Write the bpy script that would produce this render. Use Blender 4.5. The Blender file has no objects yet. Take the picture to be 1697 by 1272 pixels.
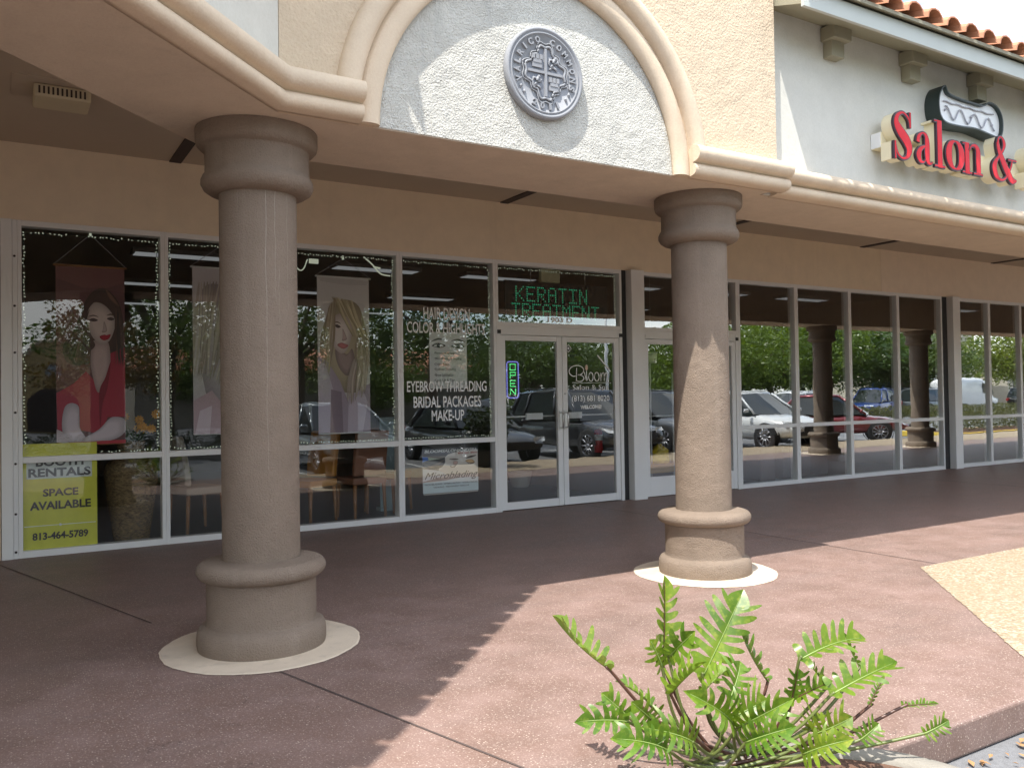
import bpy, bmesh, math, random
from mathutils import Vector, Matrix
random.seed(7)
PI = math.pi
S = bpy.context.scene
COL = S.collection

# ------------------------------------------------------------------ camera
CAM_LOC = Vector((0.0, -8.8065, 1.3655))
cd = bpy.data.cameras.new('camera'); cam = bpy.data.objects.new('camera', cd); COL.objects.link(cam)
cd.sensor_width = 36.0; cd.lens = 1400.0 * 36.0 / 1697.0
cd.clip_start = 0.05; cd.clip_end = 600.0
_yaw, _pit, _rol = 0.54483, 0.017258, -0.01579
_f = Vector((math.sin(_yaw)*math.cos(_pit), math.cos(_yaw)*math.cos(_pit), math.sin(_pit)))
_r = Vector((math.cos(_yaw), -math.sin(_yaw), 0)); _u = _r.cross(_f)
CR = _r*math.cos(_rol) + _u*math.sin(_rol); CU = -_r*math.sin(_rol) + _u*math.cos(_rol); CF = _f
m = Matrix((CR, CU, -CF)).transposed().to_4x4(); m.translation = CAM_LOC
cam.matrix_world = m
S.camera = cam

# ------------------------------------------------------------------ sky, sun, exposure
SUN = Vector((-0.425, -0.265, 1.0)).normalized()          # towards the sun
ELEV = math.asin(SUN.z)
w = bpy.data.worlds.new('World'); S.world = w; w.use_nodes = True
nt = w.node_tree; nt.nodes.clear()
out = nt.nodes.new('ShaderNodeOutputWorld'); bg = nt.nodes.new('ShaderNodeBackground')
sky = nt.nodes.new('ShaderNodeTexSky'); sky.sky_type = 'NISHITA'; sky.sun_disc = False
sky.sun_elevation = ELEV; sky.sun_rotation = math.atan2(SUN.x, SUN.y)
tcn = nt.nodes.new('ShaderNodeTexCoord'); cn = nt.nodes.new('ShaderNodeTexNoise')
cn.inputs['Scale'].default_value = 3.2; cn.inputs['Detail'].default_value = 7; cn.inputs['Roughness'].default_value = .58
cr = nt.nodes.new('ShaderNodeValToRGB'); cr.color_ramp.elements[0].position = .40; cr.color_ramp.elements[1].position = .64
mp = nt.nodes.new('ShaderNodeMapping'); mp.inputs['Scale'].default_value = (1, 1, 2.2)
mx = nt.nodes.new('ShaderNodeMixRGB'); mx.inputs['Color2'].default_value = (7.6, 7.5, 7.4, 1)
nt.links.new(tcn.outputs['Generated'], mp.inputs['Vector']); nt.links.new(mp.outputs['Vector'], cn.inputs['Vector'])
nt.links.new(cn.outputs['Fac'], cr.inputs['Fac']); nt.links.new(cr.outputs['Color'], mx.inputs['Fac'])
nt.links.new(sky.outputs['Color'], mx.inputs['Color1']); nt.links.new(mx.outputs['Color'], bg.inputs['Color'])
bg.inputs['Strength'].default_value = 0.135
nt.links.new(bg.outputs['Background'], out.inputs['Surface'])
sl = bpy.data.lights.new('sun', 'SUN'); sl.energy = 2.45; sl.angle = math.radians(.53); sl.color = (1, .955, .89)
so = bpy.data.objects.new('sun', sl); COL.objects.link(so)
so.rotation_euler = (-SUN).to_track_quat('-Z', 'Y').to_euler()
S.view_settings.view_transform = 'Standard'; S.view_settings.look = 'None'
S.view_settings.exposure = 1.66; S.view_settings.gamma = 1.0
S.render.engine = 'CYCLES'
S.cycles.max_bounces = 8; S.cycles.diffuse_bounces = 4; S.cycles.transparent_max_bounces = 12
S.cycles.caustics_reflective = False; S.cycles.caustics_refractive = False

# ------------------------------------------------------------------ materials
def new_mat(name):
    mt = bpy.data.materials.new(name); mt.use_nodes = True
    return mt, mt.node_tree, mt.node_tree.nodes['Principled BSDF']
def N(t, typ, **kw):
    n = t.nodes.new(typ)
    for k, v in kw.items():
        if k in n.inputs: n.inputs[k].default_value = v
        else: setattr(n, k, v)
    return n
def mixc(t, fac, a, b, mode='MIX'):
    n = t.nodes.new('ShaderNodeMixRGB'); n.blend_type = mode
    for k, v in (('Fac', fac), ('Color1', a), ('Color2', b)):
        if isinstance(v, (int, float)): n.inputs[k].default_value = v
        elif isinstance(v, tuple): n.inputs[k].default_value = (*v[:3], 1)
        else: t.links.new(v, n.inputs[k])
    return n.outputs['Color']
def ramp(t, src, p0, p1):
    n = t.nodes.new('ShaderNodeValToRGB'); n.color_ramp.elements[0].position = p0; n.color_ramp.elements[1].position = p1
    t.links.new(src, n.inputs['Fac']); return n.outputs['Color']
def pos(t, scale=(1, 1, 1)):
    g = t.nodes.new('ShaderNodeNewGeometry'); mp_ = t.nodes.new('ShaderNodeMapping'); mp_.inputs['Scale'].default_value = scale
    t.links.new(g.outputs['Position'], mp_.inputs['Vector']); return mp_.outputs['Vector']
def noise(t, vec, sc, det=4, rough=.55):
    n = N(t, 'ShaderNodeTexNoise', Scale=sc, Detail=det, Roughness=rough); t.links.new(vec, n.inputs['Vector']); return n.outputs['Fac']
def bump(t, b, h, strength, dist):
    n = N(t, 'ShaderNodeBump', Strength=strength, Distance=dist); t.links.new(h, n.inputs['Height']); t.links.new(n.outputs['Normal'], b.inputs['Normal']); return n
def plain(name, col, rough=.5, metal=0, var=.08, vs=6, spec=.5, bmp=0, bs=60, coat=0):
    mt, t, b = new_mat(name)
    v = pos(t)
    c = mixc(t, noise(t, v, vs), tuple(x*(1-var) for x in col), tuple(min(1, x*(1+var)) for x in col))
    t.links.new(c, b.inputs['Base Color']); b.inputs['Roughness'].default_value = rough; b.inputs['Metallic'].default_value = metal
    b.inputs['Specular IOR Level'].default_value = spec; b.inputs['Coat Weight'].default_value = coat
    if bmp: bump(t, b, noise(t, v, bs, 3), bmp, .01)
    return mt
def emis(name, col, st, base=(0.02, 0.02, 0.02)):
    mt, t, b = new_mat(name); b.inputs['Base Color'].default_value = (*base, 1)
    b.inputs['Emission Color'].default_value = (*col, 1); b.inputs['Emission Strength'].default_value = st; b.inputs['Roughness'].default_value = .4
    return mt
def stucco(name, col, grain=130, strength=.55, stain=.1, stain_col=None, dist=.006):
    mt, t, b = new_mat(name); v = pos(t)
    big = noise(t, v, .9, 5, .6); mid = noise(t, v, 5, 5, .6)
    streak = noise(t, pos(t, (7, 7, .35)), 1.2, 5, .6)
    c = mixc(t, ramp(t, big, .3, .75), col, tuple(x*(1-stain) for x in col))
    c = mixc(t, ramp(t, mid, .35, .7), c, tuple(min(1, x*1.05) for x in col))
    sc_ = stain_col or tuple(x*.72 for x in col)
    k = N(t, 'ShaderNodeMath', operation='MULTIPLY'); k.inputs[1].default_value = min(1, stain*3.2)
    t.links.new(ramp(t, streak, .56, .8), k.inputs[0])
    c = mixc(t, k.outputs[0], c, sc_)
    fine = noise(t, v, grain, 3, .6)
    c = mixc(t, .12, c, fine, 'OVERLAY')
    t.links.new(c, b.inputs['Base Color']); b.inputs['Roughness'].default_value = .88; b.inputs['Specular IOR Level'].default_value = .25
    ad = N(t, 'ShaderNodeMath', operation='MULTIPLY_ADD'); t.links.new(noise(t, v, 11, 3, .5), ad.inputs[0]); ad.inputs[1].default_value = 1.2; t.links.new(fine, ad.inputs[2])
    bump(t, b, ad.outputs[0], strength, dist)
    return mt
M = {}
M['tan'] = stucco('tan_stucco', (.60, .50, .385), 95, .5, .12)
M['cream_tower'] = stucco('cream_stucco', (.62, .50, .36), 60, .7, .07, dist=.012)
M['mould'] = stucco('moulding_stucco', (.66, .54, .40), 90, .35, .12, (.50, .36, .23))
M['panel'] = stucco('white_rough_stucco', (.62, .61, .55), 80, 1.0, .18, (.40, .41, .40), .02)
M['wing'] = stucco('pale_stucco', (.62, .605, .54), 70, .3, .06, (.5, .49, .42))
M['ceiling'] = plain('canopy_ceiling_paint', (.50, .42, .325), .8, 0, .06, 2)
M['header'] = stucco('header_stucco', (.80, .67, .49), 110, .4, .06)
M['header2'] = stucco('header_stucco_pinkish', (.80, .67, .52), 110, .3, .05)
M['colm'] = stucco('column_stucco', (.255, .20, .153), 120, .9, .2, (.33, .27, .215), .012)
M['ringp'] = stucco('painted_ring', (.66, .56, .43), 160, .3, .2, (.38, .32, .25))
M['olive'] = plain('olive_paint', (.30, .28, .20), .6, 0, .06)
M['fascia'] = plain('pale_grey_fascia', (.50, .53, .49), .55, 0, .05)
M['tile'] = plain('clay_tile', (.45, .20, .11), .8, 0, .35, 3, bmp=.3)
M['alu'] = plain('white_painted_aluminium', (.78, .775, .745), .38, .0, .05, 3)
M['alu_dark'] = plain('dark_gasket', (.03, .03, .03), .6)
M['steel'] = plain('brushed_steel', (.62, .61, .58), .3, .9, .05)
M['black'] = plain('black_plastic', (.015, .015, .016), .45)
M['dark'] = plain('dark_vent', (.05, .035, .03), .8)
M['vinyl'] = plain('white_vinyl', (.90, .90, .87), .5, 0, .02)
M['white'] = plain('white_gloss', (.8, .8, .78), .35, 0, .03)
M['medal'] = stucco('grey_cast_metal_paint', (.30, .31, .325), 200, .15, .10, (.26, .27, .29), .003)
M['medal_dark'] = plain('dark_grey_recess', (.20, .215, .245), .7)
M['red'] = plain('red_acrylic', (.66, .018, .03), .55, 0, .12, 2, spec=.25)
M['cream_ret'] = plain('cream_return', (.82, .73, .50), .4, 0, .06)
M['trim'] = plain('dark_letter_trim', (.045, .025, .035), .4)
M['leafbox'] = plain('dark_green_sheet', (.022, .035, .032), .4)
M['neon_off'] = plain('grey_glass_tube', (.42, .42, .46), .25)
M['asphalt'] = plain('worn_asphalt', (.17, .173, .178), .9, 0, .3, 40, bmp=.5, bs=160)
M['paint'] = plain('road_paint', (.72, .72, .68), .7, 0, .12, 12)
M['yellow_kerb'] = plain('yellow_kerb_paint', (.68, .47, .06), .7, 0, .15, 5)
M['concrete'] = stucco('concrete_kerb', (.27, .25, .215), 90, .4, .12)
M['mulch'] = plain('bark_mulch', (.13, .07, .045), .95, 0, .6, 40, bmp=1, bs=70)
M['wood'] = plain('varnished_wood', (.32, .15, .06), .4, 0, .25, 9)
M['orange_vinyl'] = plain('orange_upholstery', (.50, .21, .03), .45, 0, .1)
M['pink_vinyl'] = plain('brown_upholstery', (.28, .13, .08), .5, 0, .1)
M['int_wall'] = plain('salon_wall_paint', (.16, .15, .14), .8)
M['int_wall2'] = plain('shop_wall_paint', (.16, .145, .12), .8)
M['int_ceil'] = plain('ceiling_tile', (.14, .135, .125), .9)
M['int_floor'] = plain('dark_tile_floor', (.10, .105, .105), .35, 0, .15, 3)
M['lampw'] = emis('fluorescent_tube', (.93, .97, 1.0), .065)
M['bulb'] = emis('warm_bulb', (1, .62, .25), 3.0)
M['fairy'] = emis('fairy_bulb', (.9, 1.0, .78), .10, (.7, .72, .6))
M['cord'] = plain('green_cord', (.03, .06, .04), .5)
M['led'] = emis('green_led', (.04, .75, .36), .17)
M['neon_g'] = emis('green_neon', (.10, .8, .22), .5)
M['neon_b'] = emis('violet_neon', (.25, .25, .9), .28)
M['ledpanel'] = plain('led_panel', (.012, .014, .015), .4)
M['exit'] = plain('yellowed_plastic_box', (.42, .42, .26), .5)
M['wicker_y'] = plain('yellow_petal', (.75, .36, .02), .6)
M['green_int'] = plain('indoor_leaf', (.05, .10, .03), .6)
M['firered'] = plain('extinguisher_red', (.5, .02, .025), .3)
M['bark'] = plain('tree_bark', (.16, .12, .085), .9, 0, .3, 6, bmp=.8, bs=20)
M['rubber'] = plain('tyre_rubber', (.02, .02, .021), .85)
M['alloy'] = plain('alloy_rim', (.5, .5, .52), .3, .85)
M['carglass'] = plain('dark_car_glass', (.02, .026, .028), .06, 0, .0, spec=.9)
M['chrome'] = plain('chrome', (.7, .7, .7), .12, 1)
M['lampglass'] = plain('headlamp_glass', (.75, .78, .8), .1, 0, .02)
M['taillamp'] = plain('tail_lamp_red', (.4, .02, .02), .15)
M['stalk'] = plain('petiole_green', (.13, .16, .045), .4, 0, .3, 14)
M['stalk_red'] = plain('petiole_reddish', (.10, .045, .03), .4, 0, .3, 14)
M['midrib'] = plain('leaf_midrib', (.22, .31, .08), .4)
M['ochre'] = stucco('ochre_wall', (.42, .31, .15), 60, .3, .1)
M['beige'] = stucco('beige_wall', (.55, .50, .40), 60, .3, .08)
M['orange'] = plain('orange_fascia', (.55, .16, .06), .7)
M['yellow_bag'] = plain('yellow_cloth', (.72, .52, .02), .6)
M['bluegrey'] = plain('pale_blue_board', (.30, .40, .42), .6)
M['navy'] = plain('deep_blue_panel', (.02, .09, .30), .4)
M['potw'] = plain('white_fluted_ceramic', (.6, .6, .55), .35)
M['potg'] = plain('pale_green_ceramic', (.34, .42, .28), .35)

def glass_mat():
    mt, t, b = new_mat('reflective_shop_glass'); t.nodes.remove(b)
    o = t.nodes['Material Output']; tr = N(t, 'ShaderNodeBsdfTransparent'); tr.inputs['Color'].default_value = (.95, .965, .955, 1)
    gl = N(t, 'ShaderNodeBsdfGlossy', Roughness=0.0); gl.inputs['Color'].default_value = (.93, .97, .97, 1)
    # very gentle waviness of real plate glass
    nb = N(t, 'ShaderNodeBump', Strength=.028, Distance=.02); t.links.new(noise(t, pos(t, (1, 1, 1.6)), 1.7, 2), nb.inputs['Height'])
    t.links.new(nb.outputs['Normal'], gl.inputs['Normal'])
    fr = N(t, 'ShaderNodeLayerWeight', Blend=.5); mu = N(t, 'ShaderNodeMath', operation='MULTIPLY_ADD'); mu.inputs[1].default_value = .80; mu.inputs[2].default_value = .075
    t.links.new(fr.outputs['Facing'], mu.inputs[0]); cl = N(t, 'ShaderNodeClamp'); t.links.new(mu.outputs[0], cl.inputs[0])
    ms = N(t, 'ShaderNodeMixShader'); t.links.new(cl.outputs[0], ms.inputs[0]); t.links.new(tr.outputs[0], ms.inputs[1]); t.links.new(gl.outputs[0], ms.inputs[2])
    t.links.new(ms.outputs[0], o.inputs['Surface']); return mt
M['glass'] = glass_mat()

def walkway_mat():
    mt, t, b = new_mat('red_brown_sealed_concrete'); v = pos(t)
    big = noise(t, v, .55, 5, .6); mid = noise(t, v, 3.0, 6, .65)
    dirt = noise(t, pos(t, (.6, 2.0, 1)), .9, 7, .7)
    c = mixc(t, ramp(t, big, .3, .72), (.225, .148, .120), (.17, .113, .093))
    c = mixc(t, ramp(t, mid, .42, .72), c, (.27, .187, .162))
    k = N(t, 'ShaderNodeMath', operation='MULTIPLY'); k.inputs[1].default_value = .55
    t.links.new(ramp(t, dirt, .47, .68), k.inputs[0]); c = mixc(t, k.outputs[0], c, (.165, .122, .105))
    vo = N(t, 'ShaderNodeTexVoronoi', Scale=95.0); t.links.new(v, vo.inputs['Vector'])
    sel = ramp(t, vo.outputs['Distance'], .20, .36)
    rnd = N(t, 'ShaderNodeSeparateColor'); t.links.new(vo.outputs['Color'], rnd.inputs[0])
    g1 = ramp(t, rnd.outputs[0], .66, .9)
    inv = N(t, 'ShaderNodeInvert'); t.links.new(sel, inv.inputs['Color'])
    fl = mixc(t, 1.0, inv.outputs['Color'], g1, 'MULTIPLY')
    c = mixc(t, fl, c, (.52, .43, .36))
    vo2 = N(t, 'ShaderNodeTexVoronoi', Scale=190.0); t.links.new(v, vo2.inputs['Vector'])
    r2 = N(t, 'ShaderNodeSeparateColor'); t.links.new(vo2.outputs['Color'], r2.inputs[0])
    k2 = N(t, 'ShaderNodeMath', operation='MULTIPLY'); k2.inputs[1].default_value = .35; t.links.new(ramp(t, r2.outputs[1], .7, 1.0), k2.inputs[0])
    c = mixc(t, k2.outputs[0], c, (.47, .36, .31))
    v3 = N(t, 'ShaderNodeTexVoronoi', Scale=1.7); t.links.new(v, v3.inputs['Vector']); s3 = N(t, 'ShaderNodeSeparateColor'); t.links.new(v3.outputs['Color'], s3.inputs[0])
    rd = N(t, 'ShaderNodeMath', operation='LESS_THAN'); t.links.new(v3.outputs['Distance'], rd.inputs[0]); rd.inputs[1].default_value = .034
    rs = N(t, 'ShaderNodeMath', operation='GREATER_THAN'); t.links.new(s3.outputs[0], rs.inputs[0]); rs.inputs[1].default_value = .45
    rm = N(t, 'ShaderNodeMath', operation='MULTIPLY'); t.links.new(rd.outputs[0], rm.inputs[0]); t.links.new(rs.outputs[0], rm.inputs[1])
    rk = N(t, 'ShaderNodeMath', operation='MULTIPLY'); t.links.new(rm.outputs[0], rk.inputs[0]); rk.inputs[1].default_value = .5
    c = mixc(t, rk.outputs[0], c, (.07, .055, .05))
    wp = noise(t, v, 2.2, 6, .7); ck = N(t, 'ShaderNodeMath', operation='SUBTRACT'); t.links.new(noise(t, v, .55, 8, .62), ck.inputs[0]); ck.inputs[1].default_value = .5
    ca_ = N(t, 'ShaderNodeMath', operation='ABSOLUTE'); t.links.new(ck.outputs[0], ca_.inputs[0]); cl2 = N(t, 'ShaderNodeMath', operation='LESS_THAN'); t.links.new(ca_.outputs[0], cl2.inputs[0]); cl2.inputs[1].default_value = .0011
    c = mixc(t, mixc(t, 1.0, cl2.outputs[0], ramp(t, wp, .5, .62), 'MULTIPLY'), c, (.10, .07, .06))
    t.links.new(c, b.inputs['Base Color'])
    rr = N(t, 'ShaderNodeMapRange'); rr.inputs['To Min'].default_value = .36; rr.inputs['To Max'].default_value = .68; t.links.new(mid, rr.inputs['Value'])
    t.links.new(rr.outputs[0], b.inputs['Roughness']); b.inputs['Specular IOR Level'].default_value = .24
    bump(t, b, noise(t, v, 120, 3), .25, .004)
    return mt
M['walk'] = walkway_mat()
def gravel_mat():
    mt, t, b = new_mat('exposed_pebble_concrete'); v = pos(t)
    vo = N(t, 'ShaderNodeTexVoronoi', Scale=62.0); t.links.new(v, vo.inputs['Vector'])
    sp = N(t, 'ShaderNodeSeparateColor'); t.links.new(vo.outputs['Color'], sp.inputs[0])
    c = mixc(t, sp.outputs[0], (.23, .18, .115), (.52, .46, .36)); c = mixc(t, ramp(t, sp.outputs[1], .75, .95), c, (.38, .24, .13))
    c = mixc(t, ramp(t, noise(t, v, 1.2, 5), .4, .7), c, mixc(t, .5, c, (.33, .26, .17)))
    d = ramp(t, vo.outputs['Distance'], .3, .75); k = N(t, 'ShaderNodeMath', operation='MULTIPLY'); k.inputs[1].default_value = .6; t.links.new(d, k.inputs[0])
    c = mixc(t, k.outputs[0], c, (.30, .22, .13)); t.links.new(c, b.inputs['Base Color']); b.inputs['Roughness'].default_value = .8
    inv = N(t, 'ShaderNodeInvert'); t.links.new(vo.outputs['Distance'], inv.inputs['Color']); bump(t, b, inv.outputs['Color'], .8, .01)
    return mt
M['gravel'] = gravel_mat()
def wicker_mat():
    mt, t, b = new_mat('woven_wicker'); v = pos(t, (26, 26, 60))
    n1 = noise(t, v, 1.0, 4, .7); c = mixc(t, ramp(t, n1, .35, .68), (.07, .045, .02), (.38, .26, .12)); t.links.new(c, b.inputs['Base Color'])
    b.inputs['Roughness'].default_value = .7; bump(t, b, n1, .8, .02); return mt
M['wicker'] = wicker_mat()
def leaf_mat(name, c1, c2, c3, sc=1.3, trans=.35):
    mt, t, b = new_mat(name); v = pos(t)
    c = mixc(t, ramp(t, noise(t, v, sc, 3), .35, .68), c1, c2); c = mixc(t, ramp(t, noise(t, v, sc*7, 2), .5, .75), c, c3)
    oi = N(t, 'ShaderNodeObjectInfo'); c = mixc(t, oi.outputs['Random'], c, mixc(t, 1.0, c, (1.45, 1.15, 1.2), 'MULTIPLY'))
    t.links.new(c, b.inputs['Base Color']); b.inputs['Roughness'].default_value = .34
    tl = N(t, 'ShaderNodeBsdfTranslucent'); tc = mixc(t, 1.0, c, (1.25, 1.3, .45), 'MULTIPLY'); t.links.new(tc, tl.inputs['Color'])
    ms = N(t, 'ShaderNodeMixShader'); ms.inputs[0].default_value = trans; o = t.nodes['Material Output']
    t.links.new(b.outputs[0], ms.inputs[1]); t.links.new(tl.outputs[0], ms.inputs[2]); t.links.new(ms.outputs[0], o.inputs['Surface']); return mt
M['foliage'] = leaf_mat('oak_foliage', (.045, .085, .02), (.10, .17, .035), (.07, .12, .03))
M['foliage_y'] = leaf_mat('yellow_green_foliage', (.09, .15, .02), (.17, .24, .04), (.12, .19, .03))
M['foliage_r'] = leaf_mat('reddish_foliage', (.14, .10, .035), (.20, .11, .05), (.08, .12, .03))
M['hedge'] = leaf_mat('hedge_foliage', (.05, .08, .02), (.10, .12, .03), (.09, .06, .03), 3)
M['xan'] = leaf_mat('glossy_lobed_leaf', (.06, .14, .012), (.14, .25, .022), (.20, .28, .04), 7, .30)
M['shrubd'] = leaf_mat('dark_shrub_leaf', (.015, .03, .01), (.03, .055, .015), (.035, .04, .015), 3)
def art_mat():
    mt, t, b = new_mat('printed_banner_cloth'); a = N(t, 'ShaderNodeVertexColor', layer_name='Col')
    c = mixc(t, .10, a.outputs['Color'], noise(t, pos(t, (40, 1, 8)), 3, 4), 'OVERLAY')
    t.links.new(c, b.inputs['Base Color']); b.inputs['Roughness'].default_value = .55; return mt
M['art'] = art_mat()
_paints = {}
def carpaint(name, col, metal=.25):
    if name not in _paints:
        mt = plain(name, col, .28, metal, .02, 2, coat=1); _paints[name] = mt
    return _paints[name]

# ------------------------------------------------------------------ mesh helpers
class MB:
    def __init__(s): s.v = []; s.f = []; s.mi = []; s.sm = []
    def add(s, vs, fs, mi=0, sm=False):
        o = len(s.v); s.v += [tuple(p) for p in vs]
        for f in fs: s.f.append([i+o for i in f]); s.mi.append(mi); s.sm.append(sm)
    def box(s, x0, y0, z0, x1, y1, z1, mi=0):
        s.add([(x0,y0,z0),(x1,y0,z0),(x1,y1,z0),(x0,y1,z0),(x0,y0,z1),(x1,y0,z1),(x1,y1,z1),(x0,y1,z1)],
              [(0,3,2,1),(4,5,6,7),(0,1,5,4),(1,2,6,5),(2,3,7,6),(3,0,4,7)], mi)
    def obox(s, c, ax, ay, hx, hy, z0, z1, mi=0):               # box with horizontal axes ax, ay
        vs = [];
        for z in (z0, z1):
            for i, j in ((-1,-1),(1,-1),(1,1),(-1,1)): vs.append((c[0]+ax[0]*hx*i+ay[0]*hy*j, c[1]+ax[1]*hx*i+ay[1]*hy*j, z))
        s.add(vs, [(0,3,2,1),(4,5,6,7),(0,1,5,4),(1,2,6,5),(2,3,7,6),(3,0,4,7)], mi)
    def prism(s, poly, y0, y1, mi=0, side=None):                 # polygon in (x,z) extruded along y
        n = len(poly); vs = [(p[0], y0, p[1]) for p in poly] + [(p[0], y1, p[1]) for p in poly]
        s.add(vs, [list(range(n)), list(range(2*n-1, n-1, -1))], mi)
        s.add(vs, [(i, i+n, (i+1) % n+n, (i+1) % n) for i in range(n)], mi if side is None else side)
    def slab(s, poly, z0, z1, mi=0):                             # polygon in (x,y) extruded along z
        n = len(poly); vs = [(p[0], p[1], z0) for p in poly] + [(p[0], p[1], z1) for p in poly]
        s.add(vs, [list(range(n-1, -1, -1)), list(range(n, 2*n))] + [(i, (i+1) % n, (i+1) % n+n, i+n) for i in range(n)], mi)
    def sheet(s, poly, z, mi=0): s.add([(p[0], p[1], z) for p in poly], [list(range(len(poly)))], mi)
    def lathe(s, prof, c=(0, 0), seg=40, mi=0, sm=True, cap=True):
        vs = []; n = len(prof)
        for k in range(seg):
            a = 2*PI*k/seg
            for r, z in prof: vs.append((c[0]+r*math.cos(a), c[1]+r*math.sin(a), z))
        fs = []
        for k in range(seg):
            k2 = (k+1) % seg
            for i in range(n-1): fs.append((k*n+i, k2*n+i, k2*n+i+1, k*n+i+1))
        s.add(vs, fs, mi, sm)
        if cap:
            s.add([vs[k*n] for k in range(seg)], [list(range(seg-1, -1, -1))], mi); s.add([vs[k*n+n-1] for k in range(seg)], [list(range(seg))], mi)
    def tube(s, pts, r, seg=8, mi=0, closed=False, sm=True):
        pts = [Vector(p) for p in pts]; n = len(pts); rs = r if isinstance(r, (list, tuple)) else [r]*n; vs = []
        for i in range(n):
            a = pts[i-1] if (i > 0 or closed) else pts[i]; b = pts[(i+1) % n] if (i < n-1 or closed) else pts[i]
            d = (b-a).normalized() if (b-a).length > 1e-9 else Vector((0, 0, 1)); up = Vector((0, 0, 1)) if abs(d.z) < .93 else Vector((1, 0, 0))
            e1 = d.cross(up).normalized(); e2 = d.cross(e1)
            for k in range(seg): vs.append(pts[i] + (e1*math.cos(2*PI*k/seg) + e2*math.sin(2*PI*k/seg))*rs[i])
        fs = []
        for i in range(n if closed else n-1):
            j = (i+1) % n
            for k in range(seg): fs.append((i*seg+k, j*seg+k, j*seg+(k+1) % seg, i*seg+(k+1) % seg))
        if not closed: fs += [list(range(seg)), list(range(n*seg-1, (n-1)*seg-1, -1))]
        s.add(vs, fs, mi, sm)
    def sweep(s, prof, path, mi=0, sm=False, closed=True, ends=True):
        """prof: list of (out, up); path: list of (point, outvec, upvec)"""
        n = len(prof); vs = []
        for p, o, u in path:
            for a, b in prof: vs.append((p[0]+o[0]*a+u[0]*b, p[1]+o[1]*a+u[1]*b, p[2]+o[2]*a+u[2]*b))
        fs = []
        for i in range(len(path)-1):
            for k in range(n if closed else n-1): fs.append((i*n+k, i*n+(k+1) % n, (i+1)*n+(k+1) % n, (i+1)*n+k))
        s.add(vs, fs, mi, sm)
        if ends and closed: s.add(vs[:n], [list(range(n-1, -1, -1))], mi); s.add(vs[-n:], [list(range(n))], mi)
    def build(s, name, mats, parent=None, recalc=True, bevel=0, subsurf=0):
        if not isinstance(mats, (list, tuple)): mats = [mats]
        me = bpy.data.meshes.new(name); me.from_pydata(s.v, [], s.f)
        for mt in mats: me.materials.append(mt)
        me.polygons.foreach_set('material_index', s.mi); me.polygons.foreach_set('use_smooth', s.sm)
        me.update()
        if recalc:
            bm = bmesh.new(); bm.from_mesh(me); bmesh.ops.recalc_face_normals(bm, faces=bm.faces); bm.to_mesh(me); bm.free()
        o = bpy.data.objects.new(name, me); COL.objects.link(o)
        if parent is not None: o.parent = parent
        if bevel:
            bv = o.modifiers.new('bevel', 'BEVEL'); bv.width = bevel; bv.segments = 3; bv.limit_method = 'ANGLE'; bv.angle_limit = math.radians(40)
        if subsurf:
            ss = o.modifiers.new('subd', 'SUBSURF'); ss.levels = subsurf; ss.render_levels = subsurf
        return o
def tag(o, label=None, cat=None, group=None, kind=None):
    if label: o['label'] = label
    if cat: o['category'] = cat
    if group: o['group'] = group
    if kind: o['kind'] = kind
    return o
def thing(name, label, cat, loc=(0, 0, 0), group=None, rz=0):    # parts of a thing are modelled in the thing's own frame
    o = bpy.data.objects.new(name, None); COL.objects.link(o); o.location = loc; o.rotation_euler = (0, 0, rz); o.empty_display_size = .2
    return tag(o, label, cat, group)
def copy_tree(o, parent=None):
    c = o.copy(); COL.objects.link(c); c.parent = parent
    for ch in list(o.children): copy_tree(ch, c)
    return c
def crom(pts, n=6, closed=False):
    P = [Vector(p) for p in pts]; out_ = []; L = len(P)
    rng = range(L) if closed else range(L-1)
    for i in rng:
        p0 = P[(i-1) % L] if (closed or i > 0) else P[0]; p1 = P[i]; p2 = P[(i+1) % L]; p3 = P[(i+2) % L] if (closed or i+2 < L) else P[-1]
        for k in range(n):
            t = k/n; out_.append(.5*((2*p1)+(p2-p0)*t+(2*p0-5*p1+4*p2-p3)*t*t+(3*p1-p0-3*p2+p3)*t**3))
    if not closed: out_.append(P[-1])
    return out_
def text_geo(s, x0, x1, z0, z1, bold=0, shear=0, depth=0):
    """built-in font outlines fitted into a box of the (x,z) plane -> verts (x,z), faces"""
    cu = bpy.data.curves.new('t', 'FONT'); cu.body = s; cu.offset = bold; cu.shear = shear; cu.resolution_u = 3; cu.fill_mode = 'FRONT'
    ob = bpy.data.objects.new('t', cu); COL.objects.link(ob)
    dg = bpy.context.evaluated_depsgraph_get(); dg.update(); me = bpy.data.meshes.new_from_object(ob.evaluated_get(dg))
    vs = [v.co.copy() for v in me.vertices]; fs = [list(p.vertices) for p in me.polygons]
    bpy.data.objects.remove(ob); bpy.data.curves.remove(cu); bpy.data.meshes.remove(me)
    ax, bx = min(v.x for v in vs), max(v.x for v in vs); ay, by = min(v.y for v in vs), max(v.y for v in vs)
    return [(x0+(v.x-ax)/(bx-ax)*(x1-x0), z0+(v.y-ay)/(by-ay)*(z1-z0)) for v in vs], fs
def add_text(mb, s, x0, x1, z0, z1, y, mi=0, bold=0, shear=0):
    vs, fs = text_geo(s, x0, x1, z0, z1, bold, shear); mb.add([(a, y, b) for a, b in vs], fs, mi)
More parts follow.
